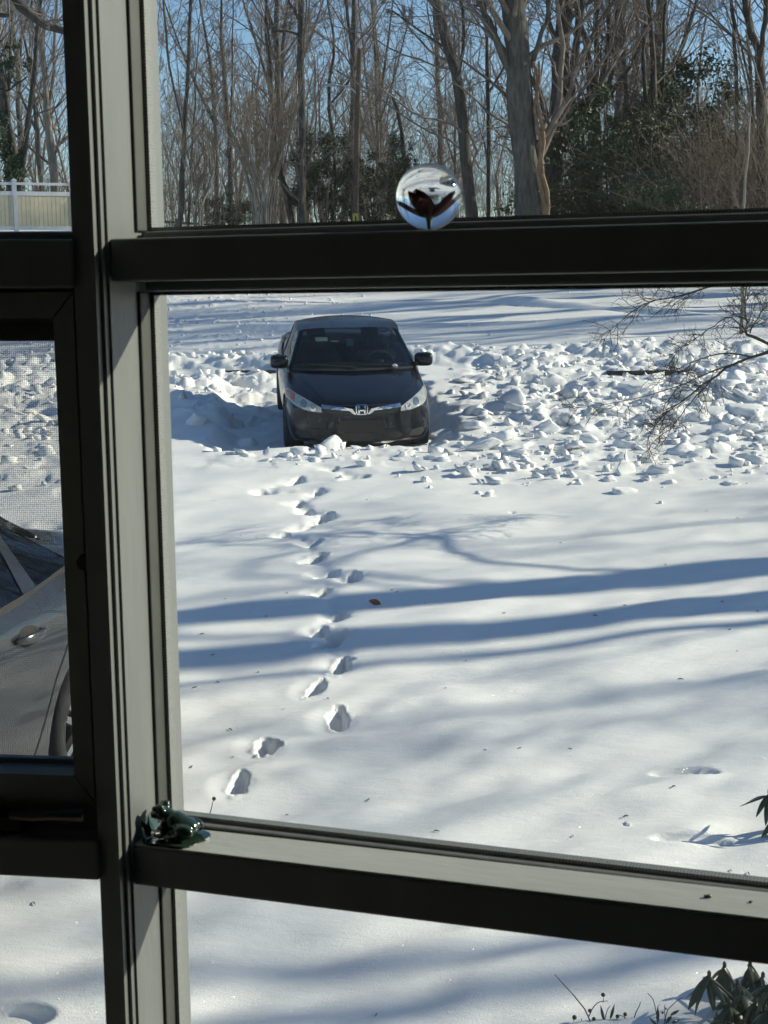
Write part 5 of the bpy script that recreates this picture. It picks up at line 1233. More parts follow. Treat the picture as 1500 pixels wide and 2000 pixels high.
# ------------------------------------------------------------------ fence, lamp post, rail fence, timbers
WHITEV = pmat('white_vinyl', (0.74, 0.75, 0.76), (0.80, 0.80, 0.80), 6, 0.4)
CREAMV = pmat('cream_vinyl', (0.66, 0.58, 0.40), (0.74, 0.66, 0.48), 3, 0.5)
WOODP = pmat('pole_wood', (0.09, 0.065, 0.05), (0.17, 0.12, 0.09), 5, 0.9, 0.6, 20, stretch=(1, 1, 0.15))
LAMPM = pmat('lamp_metal', (0.50, 0.52, 0.53), (0.6, 0.61, 0.62), 10, 0.4, metal=0.5)
def cream_fence():
    Y = 62.0; sc = Y / FPX; us = [-378, -276, -174, -72, 29, 131, 233]; zb = at(60, 442, Y).z
    o = thing('vinyl_fence', 'cream vinyl privacy fence with white posts and open top rail', 'fence', (at(29, 442, Y).x, Y, zb - 0.15))
    o.rotation_euler = (0, 0, math.radians(30)); X = [(at(u, 400, Y).x - o.location.x) / math.cos(math.radians(30)) * 1.02 for u in us]; zt = at(60, 350, Y).z - zb + 0.15
    def b(name, p0, p1, mat, par=o, bev=0.0): return box_mesh(name, p0, p1, mat, par, bev)
    for x in X:
        p = b('post', (x - 0.075, -0.075, -0.4), (x + 0.075, 0.075, zt - 0.06), WHITEV)
        bm = bmesh.new(); w = 0.098; v = [bm.verts.new(c) for c in ((x-w,-w,zt-0.058),(x+w,-w,zt-0.058),(x+w,w,zt-0.058),(x-w,w,zt-0.058),(x-w,-w,zt-0.025),(x+w,-w,zt-0.025),(x+w,w,zt-0.025),(x-w,w,zt-0.025),(x,0,zt+0.05))]
        for q in ((0,1,5,4),(1,2,6,5),(2,3,7,6),(3,0,4,7),(4,5,8),(5,6,8),(6,7,8),(7,4,8),(3,2,1,0)): bm.faces.new([v[i] for i in q])
        bm_link('post_cap', bm, WHITEV, p)
    for x0, x1 in zip(X, X[1:]):
        a, c = x0 + 0.076, x1 - 0.076
        b('rail', (a, -0.04, zt - 0.21), (c, 0.04, zt - 0.11), WHITEV)
        b('rail', (a, -0.045, zt - 0.62), (c, 0.045, zt - 0.46), WHITEV)
        b('rail', (a, -0.045, 0.02), (c, 0.045, 0.16), WHITEV)
        bm = bmesh.new(); n = 13; w = (c - a) / n
        for k in range(n): add_box(bm, (a + k * w + 0.006, -0.02, 0.161), (a + (k + 1) * w - 0.006, 0.02, zt - 0.621))
        add_box(bm, (a, 0.0, 0.161), (c, 0.012, zt - 0.621))
        bd = bm_link('boards', bm, CREAMV, o); bd['kind'] = 'stuff'
        bm = bmesh.new()
        for k in range(1, 14): x = a + (c - a) * k / 14; add_box(bm, (x - 0.012, -0.012, zt - 0.459), (x + 0.012, 0.012, zt - 0.211))
        sp = bm_link('spindles', bm, DARKMETAL, o); sp['kind'] = 'stuff'
cream_fence()
def lamp_post():
    Y = 57.0; b = at(692, 452, Y); top = at(702, 95, Y); o = thing('street_lamp', 'wooden utility pole with a curved street lamp arm and yellow marker', 'street lamp', b)
    P, R_ = resample([Vector((0, 0, -1.0)), (top - b) * 0.5, top - b], [0.12, 0.105, 0.08], 8, np.random.default_rng(1)); v, f = tubes([(P, R_, 10)]); n0 = len(f)
    link('pole', mesh_raw('lamp_pole', v, f, True), WOODP, o)
    arm = [at(698, 186, Y) - b, at(690, 176, Y) - b, at(676, 169, Y) - b, at(657, 166, Y) - b]
    P, R_ = resample(arm, [0.036, 0.034, 0.03, 0.03], 10, np.random.default_rng(1)); v, f = tubes([(P, R_, 8)]); a = link('lamp_arm', mesh_raw('lamp_arm', v, f, True), LAMPM, o)
    h = at(646, 166, Y) - b; rings = []
    for k in range(7):
        t = k / 6; rr = 0.11 * math.sin(math.pi * (0.12 + 0.8 * t)); rings.append([Vector((h.x + 0.26 - 0.52 * t, h.y + rr * math.cos(a_), h.z + rr * 0.55 * math.sin(a_))) for a_ in np.linspace(0, 2 * math.pi, 11)[:-1]])
    loft('lamp_head', rings, LAMPM, a)
    s = at(695, 428, Y) - b; bm = bmesh.new(); add_box(bm, (s.x - 0.11, -0.20, s.z - 0.2), (s.x + 0.11, -0.185, s.z + 0.2)); sg = bm_link('marker_plate', bm, pmat('yellow_sign', (0.55, 0.45, 0.06), (0.62, 0.52, 0.10), 8, 0.5), o)
    bm = bmesh.new(); add_box(bm, (s.x - 0.025, -0.204, s.z - 0.08), (s.x + 0.025, -0.2005, s.z + 0.1)); add_box(bm, (s.x - 0.05, -0.204, s.z - 0.105), (s.x + 0.05, -0.2005, s.z - 0.083)); bm_link('marker_sign', bm, PLATEM, sg)
lamp_post()
def rail_fence():
    Y = 66.0; pts = [(300, 431), (345, 434), (390, 437), (435, 441), (480, 446), (525, 449), (570, 452), (615, 454), (660, 455)]
    b = at(390, 455, Y); o = thing('rail_fence', 'low dark rail fence along the left foot of the woods', 'fence', b)
    Ps = [at(u, v, Y) - b for u, v in pts]
    for p in Ps: box_mesh('post', (p.x - 0.06, -0.06, p.z - 1.1), (p.x + 0.06, 0.06, p.z + 0.14), WOODP, o)
    for p, q in zip(Ps, Ps[1:]):
        for dz in (0.0, -0.42):
            A = np.array([[tuple(p + Vector((0.06, 0, dz))), tuple((p + q) / 2 + Vector((0, 0.02, dz - 0.02))), tuple(q + Vector((-0.06, 0, dz)))]]); v, f = tubes([(A, np.array([[0.05, 0.055, 0.05]]), 6)]); link('rail', mesh_raw('rail', v, f, True), WOODP, o)
rail_fence()
def timber(label, u0, u1, v, seed, lift=0.0):
    a = on_plane(u0, v); c = on_plane(u1, v); m_ = (a + c) / 2; L = (c - a).length / 2; rng = random.Random(seed)
    bm = bmesh.new(); add_box(bm, (-L, -0.05, -0.12), (L, 0.05, 0.02), 0.008)
    bmesh.ops.subdivide_edges(bm, edges=[e for e in bm.edges if e.calc_length() > 0.5], cuts=8)
    for vt in bm.verts: vt.co += Vector((0, rng.uniform(-1, 1) * 0.008, rng.uniform(-1, 1) * 0.010))
    o = bm_link('edging_timber', bm, bpy.data.materials.get('wet_timber') or pmat('wet_timber', (0.03, 0.028, 0.025), (0.06, 0.055, 0.048), 8, 0.8, 0.4, 30), loc=(m_.x, m_.y, H(m_.x, m_.y) + 0.005 + lift), rot=(0, 0, math.atan2(c.y - a.y, c.x - a.x)))
    tag(o, label, 'timber')
timber('dark edging timber showing in the snow left of the dark car', 415, 540, 734, 1, -0.02)
timber('dark edging timber half buried in the rubble behind the hanging branch', 1185, 1400, 744, 2, 0.025)

# ------------------------------------------------------------------ cars
zc_ = base_z(CAR_C.y) - 0.20
CAR = build_car('parked_car', 'dark navy sedan parked facing the window among broken snow', NAVY, (CAR_C.x, CAR_C.y, zc_), (math.atan(0.088), 0, CAR_YAW)); CAR.scale = (1.045, 1, 1)
# second car: its driver-side rear door shows in the small left pane
def grey_car():
    yaw = math.radians(-17); rot = Matrix.Rotation(yaw, 3, 'Z'); o = GREY_H - rot @ (Vector((0.89, 3.12, 0.85)) * GREY_S)
    c = build_car('parked_car', 'grey sedan at the left behind the insect screen', GREYP, o, (0, 0, yaw), details=False); c.scale = (GREY_S,) * 3
    return c
GREYCAR = grey_car()

# ------------------------------------------------------------------ broken snow crust
def chunk_mesh(seed, kind):
    rng = random.Random(seed); bm = bmesh.new()
    if kind == 'slab':
        n = rng.randint(6, 9); th = rng.uniform(0.20, 0.38); v0 = []; ph = rng.uniform(0, 6.28)
        for k in range(n):
            a = ph + 2 * math.pi * k / n + rng.uniform(-0.25, 0.25); r = rng.uniform(0.36, 0.55); x, y = r * math.cos(a), r * math.sin(a) * rng.uniform(0.75, 1.0)
            bm.verts.new((x, y, 0)); bm.verts.new((x * rng.uniform(0.8, 1.02), y * rng.uniform(0.8, 1.02), th * rng.uniform(0.85, 1.1)))
    else:
        for k in range(22):
            v = Vector((rng.gauss(0, 1), rng.gauss(0, 1), rng.gauss(0, 1))).normalized() * rng.uniform(0.38, 0.55); bm.verts.new((v.x, v.y * rng.uniform(0.7, 1), max(v.z * 0.75, -0.25)))
    r = bmesh.ops.convex_hull(bm, input=list(bm.verts)); bmesh.ops.delete(bm, geom=[v for v in bm.verts if not v.link_faces], context='VERTS')
    bmesh.ops.triangulate(bm, faces=bm.faces)
    bmesh.ops.bevel(bm, geom=list(bm.edges), offset=0.035, segments=1, affect='EDGES')
    bmesh.ops.triangulate(bm, faces=bm.faces)
    es = [e for e in bm.edges if e.calc_length() > 0.16]; bmesh.ops.subdivide_edges(bm, edges=es, cuts=1); bmesh.ops.triangulate(bm, faces=bm.faces)
    for v in bm.verts:
        c = v.co; n1 = mathutils.noise.noise(c * 4.0 + Vector((seed, 0, 0))); n2 = mathutils.noise.noise(c * 11.0 + Vector((0, seed, 0)))
        v.co = c + c.normalized() * (0.05 * n1 + 0.022 * n2)
    bm.normal_update(); me = bpy.data.meshes.new('snow_chunk'); bm.to_mesh(me); bm.free()
    me.polygons.foreach_set('use_smooth', np.ones(len(me.polygons), dtype=bool)); me.set_sharp_from_angle(angle=math.radians(38)); me.materials.append(CRUST)
    return me
SLABS = [chunk_mesh(300 + i, 'slab') for i in range(9)]; LUMPS = [chunk_mesh(330 + i, 'lump') for i in range(8)]
def chunk(u, v, wpx, label, group=None, kind=None, hf=1.0, tilt=0.25, rng=_tr, p=None, size=None, sink=0.13):
    if p is None: p = on_plane(u, v)
    s = size if size is not None else wpx * p.y / FPX
    kind = kind or ('slab' if rng.random() < 0.8 else 'lump'); me = rng.choice(SLABS if kind == 'slab' else LUMPS)
    o = link('snow_chunk', me); tag(o, label, 'snow chunk', group)
    o.scale = (s, s * rng.uniform(0.7, 1.1), s * hf * rng.uniform(0.8, 1.15)); o.rotation_euler = (rng.gauss(0, tilt), rng.gauss(0, tilt), rng.uniform(0, 6.28))
    o.location = (p.x, p.y, H(p.x, p.y) - s * sink + (s * 0.12 if kind == 'lump' else 0)); return o
NOTED = [(385, 832, 50, 'lump', 'rounded snow boulder in the shade left of the navy car, the left one of two', 1.1), (485, 842, 55, 'lump', 'rounded snow boulder in the shade left of the navy car, the right one of two', 1.0),
         (640, 878, 85, 'lump', 'big snow lump pressed against the navy car bumper', 0.75), (545, 905, 50, 'slab', 'flat slab just left in front of the navy car', 0.8), (475, 897, 60, 'slab', 'flat slab at the left edge of the rubble in front of the navy car', 0.7),
         (585, 893, 48, 'slab', 'small tilted slab between the bumper lump and the left flat slab', 1.0), (405, 690, 34, 'lump', 'upright snow lump on the bank left of the navy car', 1.3), (850, 900, 55, 'slab', 'flat slab lying right in front of the navy car', 0.7),
         (945, 880, 110, 'lump', 'largest broad snow lump right of the navy car front', 0.55), (1010, 893, 60, 'slab', 'slab beside the largest broad lump', 0.8), (1125, 946, 40, 'slab', 'lone square slab on smooth snow, left of the slab pile', 1.1),
         (1220, 960, 62, 'slab', 'lowest wide slab of the small pile on smooth snow', 0.8), (1225, 928, 62, 'lump', 'crumbly lump on top of the small slab pile', 1.0), (1190, 940, 34, 'lump', 'left lump of the small slab pile', 1.0), (1262, 940, 36, 'lump', 'right-hand round lump of the small slab pile', 1.0),
         (1290, 928, 55, 'slab', 'upper right slab of the small slab pile', 1.0), (1305, 945, 44, 'slab', 'lower right slab of the small slab pile', 0.8), (1398, 937, 26, 'slab', 'small slab at right, left one of the pair under the rubble edge', 1.2), (1427, 947, 42, 'slab', 'nearest slab of the pair at the right under the rubble edge', 1.0),
         (1462, 930, 24, 'slab', 'small block near the right edge of the photo, under the rubble', 1.4), (1360, 830, 62, 'lump', 'smooth rounded block standing clear in the right rubble', 0.95), (1210, 900, 70, 'slab', 'dark-sided slab above the small slab pile', 0.8), (1120, 833, 60, 'lump', 'squarish block in the middle of the right rubble', 0.9),
         (1395, 885, 60, 'slab', 'long tilted slab low in the right rubble', 1.2), (1470, 905, 90, 'slab', 'big dark-faced slab at the right edge of the photo', 1.0), (1330, 890, 50, 'slab', 'flat slab under the smooth rounded block', 0.9), (1090, 880, 48, 'slab', 'flat slab left of the dark-sided slab', 0.8),
         (90, 890, 46, 'lump', 'pointed snow spike casting a long shadow, seen in the left pane', 1.9), (35, 735, 60, 'lump', 'large lump high in the small left pane', 0.9), (75, 850, 50, 'lump', 'lump just above the pointed spike in the left pane', 0.8), (840, 957, 16, 'lump', 'lone small crumb on smooth snow below the car', 0.9),
         (870, 682, 26, 'lump', 'lump on the bank right behind the navy car mirror', 1.0), (1225, 1610, 22, 'lump', 'tiny snow ball half sunk in the near snow at right', 0.6)]
rc = random.Random(404)
for u, v, w, k, lab, hf in NOTED: chunk(u, v, w, lab, None, k, hf, 0.22, rc)
chunk(768, 728, 16, 'small clump of snow caught on the navy car wiper', None, 'lump', 0.8, 0.2, rc, p=Vector((0, 0, 0)), size=0.10)
_cl = bpy.data.objects[-1] if False else [o_ for o_ in COL.objects if o_.get('label') == 'small clump of snow caught on the navy car wiper'][0]
_cl.location = Matrix.LocRotScale(CAR.location, CAR.rotation_euler, CAR.scale) @ Vector((0.50, 1.12, 0.985))
# rubble field: the 250 or so largest that one can tell apart
ZONES = [((860, 1500, 722, 905), 196, 'jumbled snow chunk in the ploughed rubble right of the navy car', 'snow chunks right of the navy car', (22, 100)),
         ((330, 540, 690, 760), 26, 'snow chunk thrown up on the bank left of the navy car', 'snow chunks on the left bank', (18, 50)),
         ((440, 900, 868, 908), 34, 'broken snow chunk lying in front of the navy car', 'snow chunks in front of the navy car', (14, 46)),
         ((-60, 112, 690, 880), 34, 'snow chunk in the rubble seen through the small left pane', 'snow chunks in the left pane', (24, 70))]
for (u0, u1, v0, v1), n, lab, grp, (w0, w1) in ZONES:
    k = 0
    while k < n:
        u = rc.uniform(u0, u1); v = v0 + (v1 - v0) * rc.random() ** 0.8; w = w0 + (w1 - w0) * rc.random() ** 2.2
        if u0 == 860 and v > 870 + (u - 860) * 0.055 + rc.uniform(-30, 20): continue
        if u0 == 860 and v < 715 and rc.random() < 0.5: continue
        kd = 'slab' if rc.random() < 0.8 else 'lump'; w *= 1.0 if v > 760 else 0.75
        size_ = 'large' if w > 62 else 'small' if w < 36 else 'middling'; kw = 'flat snow slab' if kd == 'slab' else 'round snow lump'
        if u0 == 860: wh = ('close beside the navy car' if u < 1000 else 'left of the hanging branch' if u < 1170 else 'under the hanging branch' if u < 1380 else 'by the right edge of the photo') + (', far side of the rubble' if v < 775 else ', middle of the rubble' if v < 840 else ', near edge of the rubble')
        elif u0 == 440: wh = 'in front of the navy car' + (', left of its bumper' if u < 570 else ', right of its bumper' if u > 760 else ', under its bumper')
        elif u0 == 330: wh = 'on the bank left of the navy car' + (', above the timber' if v < 725 else ', below the timber')
        else: wh = 'in the small left pane' + (', upper half of the rubble' if v < 785 else ', lower half of the rubble')
        chunk(u, v, w, f'{size_} {kw} {wh}', grp, kd, rc.uniform(0.45, 0.95), 0.34, rc); k += 1
# crumbs: too many and too small to pick apart
def crumbs():
    rng = np.random.default_rng(410); n = 5500; V = []; P = []
    oct_ = np.array([[-1, -1, -1], [1, -1, -1], [1, 1, -1], [-1, 1, -1], [-1, -1, 1], [1, -1, 1], [1, 1, 1], [-1, 1, 1]], float) * np.array([0.8, 0.8, 0.5])
    of = np.array([[0, 3, 2, 1], [4, 5, 6, 7], [0, 1, 5, 4], [1, 2, 6, 5], [2, 3, 7, 6], [3, 0, 4, 7]])
    x = rng.uniform(-7.5, 9, n * 2); y = rng.uniform(15.0, 44, n * 2); m_ = rubble_mask(x, y) + 0.6 * np.exp(-((y - 27.2) / 1.2) ** 2) - 0.55 * (x < -1.0) * (y < 26) + 0.35 * (x < -0.5) * (y > 28.5) + 0.02
    keep = rng.random(n * 2) < m_ * (1 - 0.97 * lane_mask(x, y)); x = x[keep]; y = y[keep]; n = len(x); z = height(x, y)
    s = (0.010 + 0.075 * rng.random(n) ** 3.5) * (0.55 + 0.45 * (y < 27)) ; jit = rng.uniform(0.65, 1.25, (n, 8, 1))
    rot = rng.uniform(0, 6.28, n); c, sn = np.cos(rot), np.sin(rot); L = oct_[None] * jit; L = L + rng.normal(size=L.shape) * 0.2; L[:, :, 2] += L[:, :, 0] * rng.normal(size=(n, 1)) * 0.35
    X = L[:, :, 0] * c[:, None] - L[:, :, 1] * sn[:, None]; Yy = L[:, :, 0] * sn[:, None] + L[:, :, 1] * c[:, None]
    V = np.stack([X, Yy, L[:, :, 2]], 2) * s[:, None, None] + np.stack([x, y, z + s * 0.3], 1)[:, None, :]
    F = (np.arange(n)[:, None, None] * 8 + of[None]).reshape(-1, 4)
    o = link('snow_crumbs', mesh_raw('snow_crumbs', V.reshape(-1, 3), F), CRUST); stuff(o); tag(o, 'small snow crumbs strewn over the ploughed rubble', 'snow crumbs')
crumbs()
# ------------------------------------------------------------------ glass ball on the transom
def glass_ball():
    s, z = PR.hit(838, 385, 0.030); zt = tr_t(s); r = max(0.02, (z - zt)); c = PR.w(s, 0.030, zt + r + 0.0004)
    o = thing('glass_ball', 'clear glass ball with a dark burgundy flower inside, on the transom', 'paperweight', (c.x, c.y, c.z - r))
    M = bpy.data.materials.new('clear_glass'); M.use_nodes = True; nt = M.node_tree; b = nt.nodes['Principled BSDF']
    b.inputs['Transmission Weight'].default_value = 1.0; b.inputs['Roughness'].default_value = 0.0; b.inputs['IOR'].default_value = 1.46; b.inputs['Base Color'].default_value = (0.97, 0.98, 0.96, 1)
    bm = bmesh.new(); bmesh.ops.create_uvsphere(bm, u_segments=64, v_segments=40, radius=r)
    bm_link('glass_sphere', bm, M, o, smooth=True, loc=(0, 0, r))
    BURG = pmat('burgundy_petal', (0.16, 0.025, 0.03), (0.26, 0.05, 0.055), 60, 0.5); GRN = pmat('calyx_green', (0.05, 0.16, 0.04), (0.08, 0.22, 0.06), 60, 0.5)
    q = r * 0.90
    for k in range(7):
        a = 2 * math.pi * k / 7 + 0.15 + 0.2 * math.sin(k * 2.3); V = []; F = []; nu, nv = 8, 4
        for i in range(nu + 1):
            t = i / nu; rad = q * (0.08 + (0.84 - 0.16 * (k % 3 == 1)) * t); zz = r * (0.55 + (0.72 - 0.22 * (k % 2)) * t ** 1.5 - (0.22 * t ** 4)) ; wd = q * 0.21 * math.sin(math.pi * min(1, 0.12 + 0.88 * t)) ** 0.8
            for j in range(nv + 1):
                w = 2 * j / nv - 1; V.append((math.cos(a) * rad - math.sin(a) * wd * w, math.sin(a) * rad + math.cos(a) * wd * w, zz + q * 0.10 * w * w))
        for i in range(nu):
            for j in range(nv): p = i * (nv + 1) + j; F.append((p, p + 1, p + nv + 2, p + nv + 1))
        pyd('petal', V, F, BURG, o, smooth=True)
    P, R_ = resample([Vector((0, 0, r * 0.18)), Vector((0.0, 0, r * 0.5)), Vector((0, 0, r * 0.72))], [r * 0.04, r * 0.06, r * 0.2], 8, np.random.default_rng(1)); v, f = tubes([(P, R_, 10)])
    link('stem', mesh_raw('ball_stem', v, f, True), GRN, o)
glass_ball()
# ------------------------------------------------------------------ frog figurine on the sill
def frog():
    GLAZE = pmat('green_glaze', (0.010, 0.028, 0.02), (0.026, 0.05, 0.036), 60, 0.14, 0.15, 200, coat=0.7, bdist=0.001)
    s, _ = PR.hit(342, 1630, 0.028); z = si_t(s) + 0.0024; p = PR.w(s, 0.028, z); k = 0.0086
    o = thing('frog_figurine', 'dark green glazed frog figurine on the window sill', 'figurine', p, (0, 0, PR.ang))
    mb = bpy.data.metaballs.new('frogmeta'); mb.resolution = 0.12; mb.render_resolution = 0.12; mb.threshold = 0.35
    # frog faces left (-x), in centimetre-like units, scaled afterwards
    for x, y, zz, rx, ry, rz, rot in ((0.2, 0, 1.9, 2.6, 2.0, 1.9, 0.35), (1.8, 0, 1.35, 2.0, 2.1, 1.6, 0), (-2.0, 0, 3.1, 1.75, 1.6, 1.2, 0.15), (-3.0, 0, 2.8, 0.9, 1.2, 0.75, 0), (-1.9, -0.95, 4.05, 0.75, 0.75, 0.75, 0), (-1.9, 0.95, 4.05, 0.75, 0.75, 0.75, 0),
                                      (1.9, -1.9, 1.2, 1.9, 0.95, 1.25, 0), (1.9, 1.9, 1.2, 1.9, 0.95, 1.25, 0), (0.6, -2.4, 0.45, 1.8, 0.7, 0.5, 0), (0.6, 2.4, 0.45, 1.8, 0.7, 0.5, 0), (-1.2, -1.5, 1.3, 0.65, 0.65, 1.5, 0), (-1.2, 1.5, 1.3, 0.65, 0.65, 1.5, 0),
                                      (-1.8, -1.8, 0.35, 1.0, 0.7, 0.4, 0), (-1.8, 1.8, 0.35, 1.0, 0.7, 0.4, 0)):
        e = mb.elements.new(type='ELLIPSOID'); e.co = (x, y, zz); e.radius = 1.25; e.size_x, e.size_y, e.size_z = rx, ry, rz; e.rotation = Quaternion((0, 1, 0), rot)
    mo = bpy.data.objects.new('frogmeta', mb); COL.objects.link(mo); dg = bpy.context.evaluated_depsgraph_get(); dg.update()
    me = bpy.data.meshes.new_from_object(mo.evaluated_get(dg), depsgraph=dg); bpy.data.objects.remove(mo); bpy.data.metaballs.remove(mb)
    co = np.empty(len(me.vertices) * 3); me.vertices.foreach_get('co', co); co = co.reshape(-1, 3); lo, hi = co.min(0), co.max(0)
    L = 0.050; sc = L / (hi[0] - lo[0]); co = (co - np.array([(lo[0] + hi[0]) / 2, (lo[1] + hi[1]) / 2, lo[2]])) * sc; co[:, 1] *= 0.9; me.vertices.foreach_set('co', co.ravel()); me.update()
    me.materials.clear(); me.polygons.foreach_set('use_smooth', np.ones(len(me.polygons), dtype=bool)); link('body', me, GLAZE, o, loc=(0, 0, 0.002))
    # eyes, and the lily leaf it sits on
    EYE = pmat('frog_eye', (0.01, 0.01, 0.01), (0.03, 0.03, 0.02), 90, 0.08, coat=0.8)
    zt = (hi[2] - lo[2]) * sc
    for sy in (-1, 1):
        bm = bmesh.new(); bmesh.ops.create_uvsphere(bm, u_segments=14, v_segments=9, radius=0.0026); bm_link('eye', bm, EYE, o, smooth=True, loc=(-0.0165, sy * 0.0085 - 0.0005, zt - 0.0022))
    V = [(0, 0, 0.0015)]; F = []; n = 28
    for kk in range(n + 1):
        a = -2.6 + 5.2 * kk / n; rr = 0.031 * (1 + 0.08 * math.sin(5 * a)); V.append((rr * math.cos(a) * 1.05, rr * 0.92 * math.sin(a), 0.0022 + 0.001 * math.sin(3 * a)))
    for kk in range(1, n + 1): F.append((0, kk, kk + 1))
    m_ = len(V); V += [(x, y, 0.0002) for x, y, _ in V]; F += [(m_, m_ + kk + 1, m_ + kk) for kk in range(1, n + 1)]; F += [(kk, m_ + kk, m_ + kk + 1, kk + 1) for kk in range(1, n + 1)] + [(0, m_, m_ + 1, 1), (0, n + 1, m_ + n + 1, m_)]
    pyd('lily_leaf', V, F, GLAZE, o)
    for an, h in ((2.75, 0.019), (3.3, 0.026), (3.8, 0.016)):    # upright leaf blades in front of the frog
        V = []; F = []; bx, by = 0.027 * math.cos(an), 0.022 * math.sin(an)
        for i in range(6):
            t = i / 5; w = 0.008 * math.sin(math.pi * (0.25 + 0.75 * t)); V += [(bx - 0.006 * t, by - w, h * t + 0.002), (bx - 0.006 * t - 0.002, by, h * t + 0.002), (bx - 0.006 * t, by + w, h * t + 0.002)]
        for i in range(5): q = 3 * i; F += [(q, q + 1, q + 4, q + 3), (q + 1, q + 2, q + 5, q + 4)]
        pyd('leaf_blade', V, F, pmat('blue_green_glaze', (0.02, 0.055, 0.055), (0.04, 0.08, 0.075), 60, 0.2, coat=0.5) if 'blue_green_glaze' not in bpy.data.materials else bpy.data.materials['blue_green_glaze'], o)
frog()
# dead fly-sized crumbs on the sill
for u, v, sz, lab in ((1386, 1752, 0.0022, 'dead insect lying on the sunlit sill'), (1470, 1755, 0.0012, 'dark speck at the right end of the sunlit sill')):
    s, z = PR.hit(u, v, 0.045); n0 = 0.05; p = PR.w(s, 0.03, si_t(s) + 0.0024); bm = bmesh.new(); bmesh.ops.create_icosphere(bm, subdivisions=2, radius=sz)
    for q in bm.verts: q.co = Vector((q.co.x * 1.7, q.co.y, q.co.z * 0.6)) + Vector((mathutils.noise.noise(q.co * 900) * sz * 0.5,) * 3)
    o = tag(bm_link('dead_insect', bm, DARKMETAL, loc=(p.x, p.y, p.z + sz * 0.5)), lab, 'insect')

# ------------------------------------------------------------------ plants poking through the near snow
RHODO = pmat('rhododendron_leaf', (0.018, 0.035, 0.014), (0.05, 0.075, 0.03), 12, 0.35, 0.2, 60, bdist=0.002)
STEMM = pmat('shrub_stem', (0.05, 0.04, 0.03), (0.10, 0.08, 0.06), 20, 0.85)
def leaf_mesh(L, W, droop, fold):
    V = []; F = []; n = 7
    for i in range(n + 1):
        t = i / n; w = W * math.sin(math.pi * min(1, 0.06 + 0.94 * t)) ** 0.75 * (1 - 0.25 * t); x = L * t; z = -droop * L * t * t
        V += [(x, -w, z - fold * w), (x, 0, z), (x, w, z - fold * w)]
    for i in range(n): q = 3 * i; F += [(q, q + 3, q + 4, q + 1), (q + 1, q + 4, q + 5, q + 2)]
    me = bpy.data.meshes.new('leaf'); me.from_pydata(V, [], F); me.update(); me.polygons.foreach_set('use_smooth', np.ones(len(me.polygons), dtype=bool)); me.materials.append(RHODO); return me
LEAVES = [leaf_mesh(0.115, 0.017, 0.35, 0.5), leaf_mesh(0.10, 0.014, 0.6, 0.9), leaf_mesh(0.13, 0.018, 0.2, 0.4), leaf_mesh(0.09, 0.012, 0.8, 1.2)]
def rhododendron(label, tips, Y, seed, per=9, foot=None):
    rng = random.Random(seed); c = at(tips[0][0], tips[0][1], Y); f = foot or (c.x + 0.15, Y + 0.05); base = Vector((f[0], f[1], H(*f) - 0.05))
    o = thing('rhododendron', label, 'shrub', base); st = []
    for u, v, dy in tips:
        tip = at(u, v, Y + dy) - base; mid = Vector((tip.x * 0.35, tip.y * 0.4, tip.z * 0.6)); P, R_ = resample([Vector((rng.uniform(-0.05, 0.05), rng.uniform(-0.05, 0.05), 0)), mid, tip], [0.010, 0.007, 0.004], 8, np.random.default_rng(seed), 0.006)
        st.append((P, R_, 5)); a0 = rng.uniform(0, 6.28)
        for k in range(per):
            lf = link('leaf', rng.choice(LEAVES), None, o); lf.location = tip + Vector((0, 0, rng.uniform(-0.02, 0.01)))
            lf.rotation_euler = (rng.uniform(-0.3, 0.3), rng.uniform(0.15, 1.15), a0 + 2 * math.pi * k / per + rng.uniform(-0.25, 0.25)); q = rng.uniform(0.95, 1.4); lf.scale = (q, q, q)
        bd = bmesh.new(); bmesh.ops.create_icosphere(bd, subdivisions=1, radius=0.009)
        for w in bd.verts: w.co.z *= 1.9
        bm_link('bud', bd, RHODO, o, smooth=True, loc=tip + Vector((0, 0, 0.012)))
    v, f_ = tubes(st); link('stems', mesh_raw('rhodo_stems', v, f_, True), STEMM, o)
rhododendron('dark rhododendron with drooping leaves at the lower right corner', [(1385, 1908, 0.0), (1440, 1925, 0.1), (1490, 1910, 0.15), (1425, 1965, -0.1), (1475, 1960, -0.15), (1520, 1940, 0.0), (1400, 1990, -0.2), (1455, 2000, -0.25), (1540, 1890, 0.2), (1560, 1990, -0.1), (1415, 1890, 0.2), (1465, 1885, 0.25), (1450, 1945, -0.05), (1500, 1975, -0.3), (1430, 2010, -0.4), (1480, 2030, -0.5), (1505, 1925, -0.2)], 5.6, 61, 11, foot=(1.42, 5.45))
rhododendron('small rhododendron sprig at the right edge above the sill', [(1502, 1550, 0.0), (1515, 1600, -0.05), (1535, 1570, 0.05)], 7.3, 62, 8, foot=(1.93, 7.2))
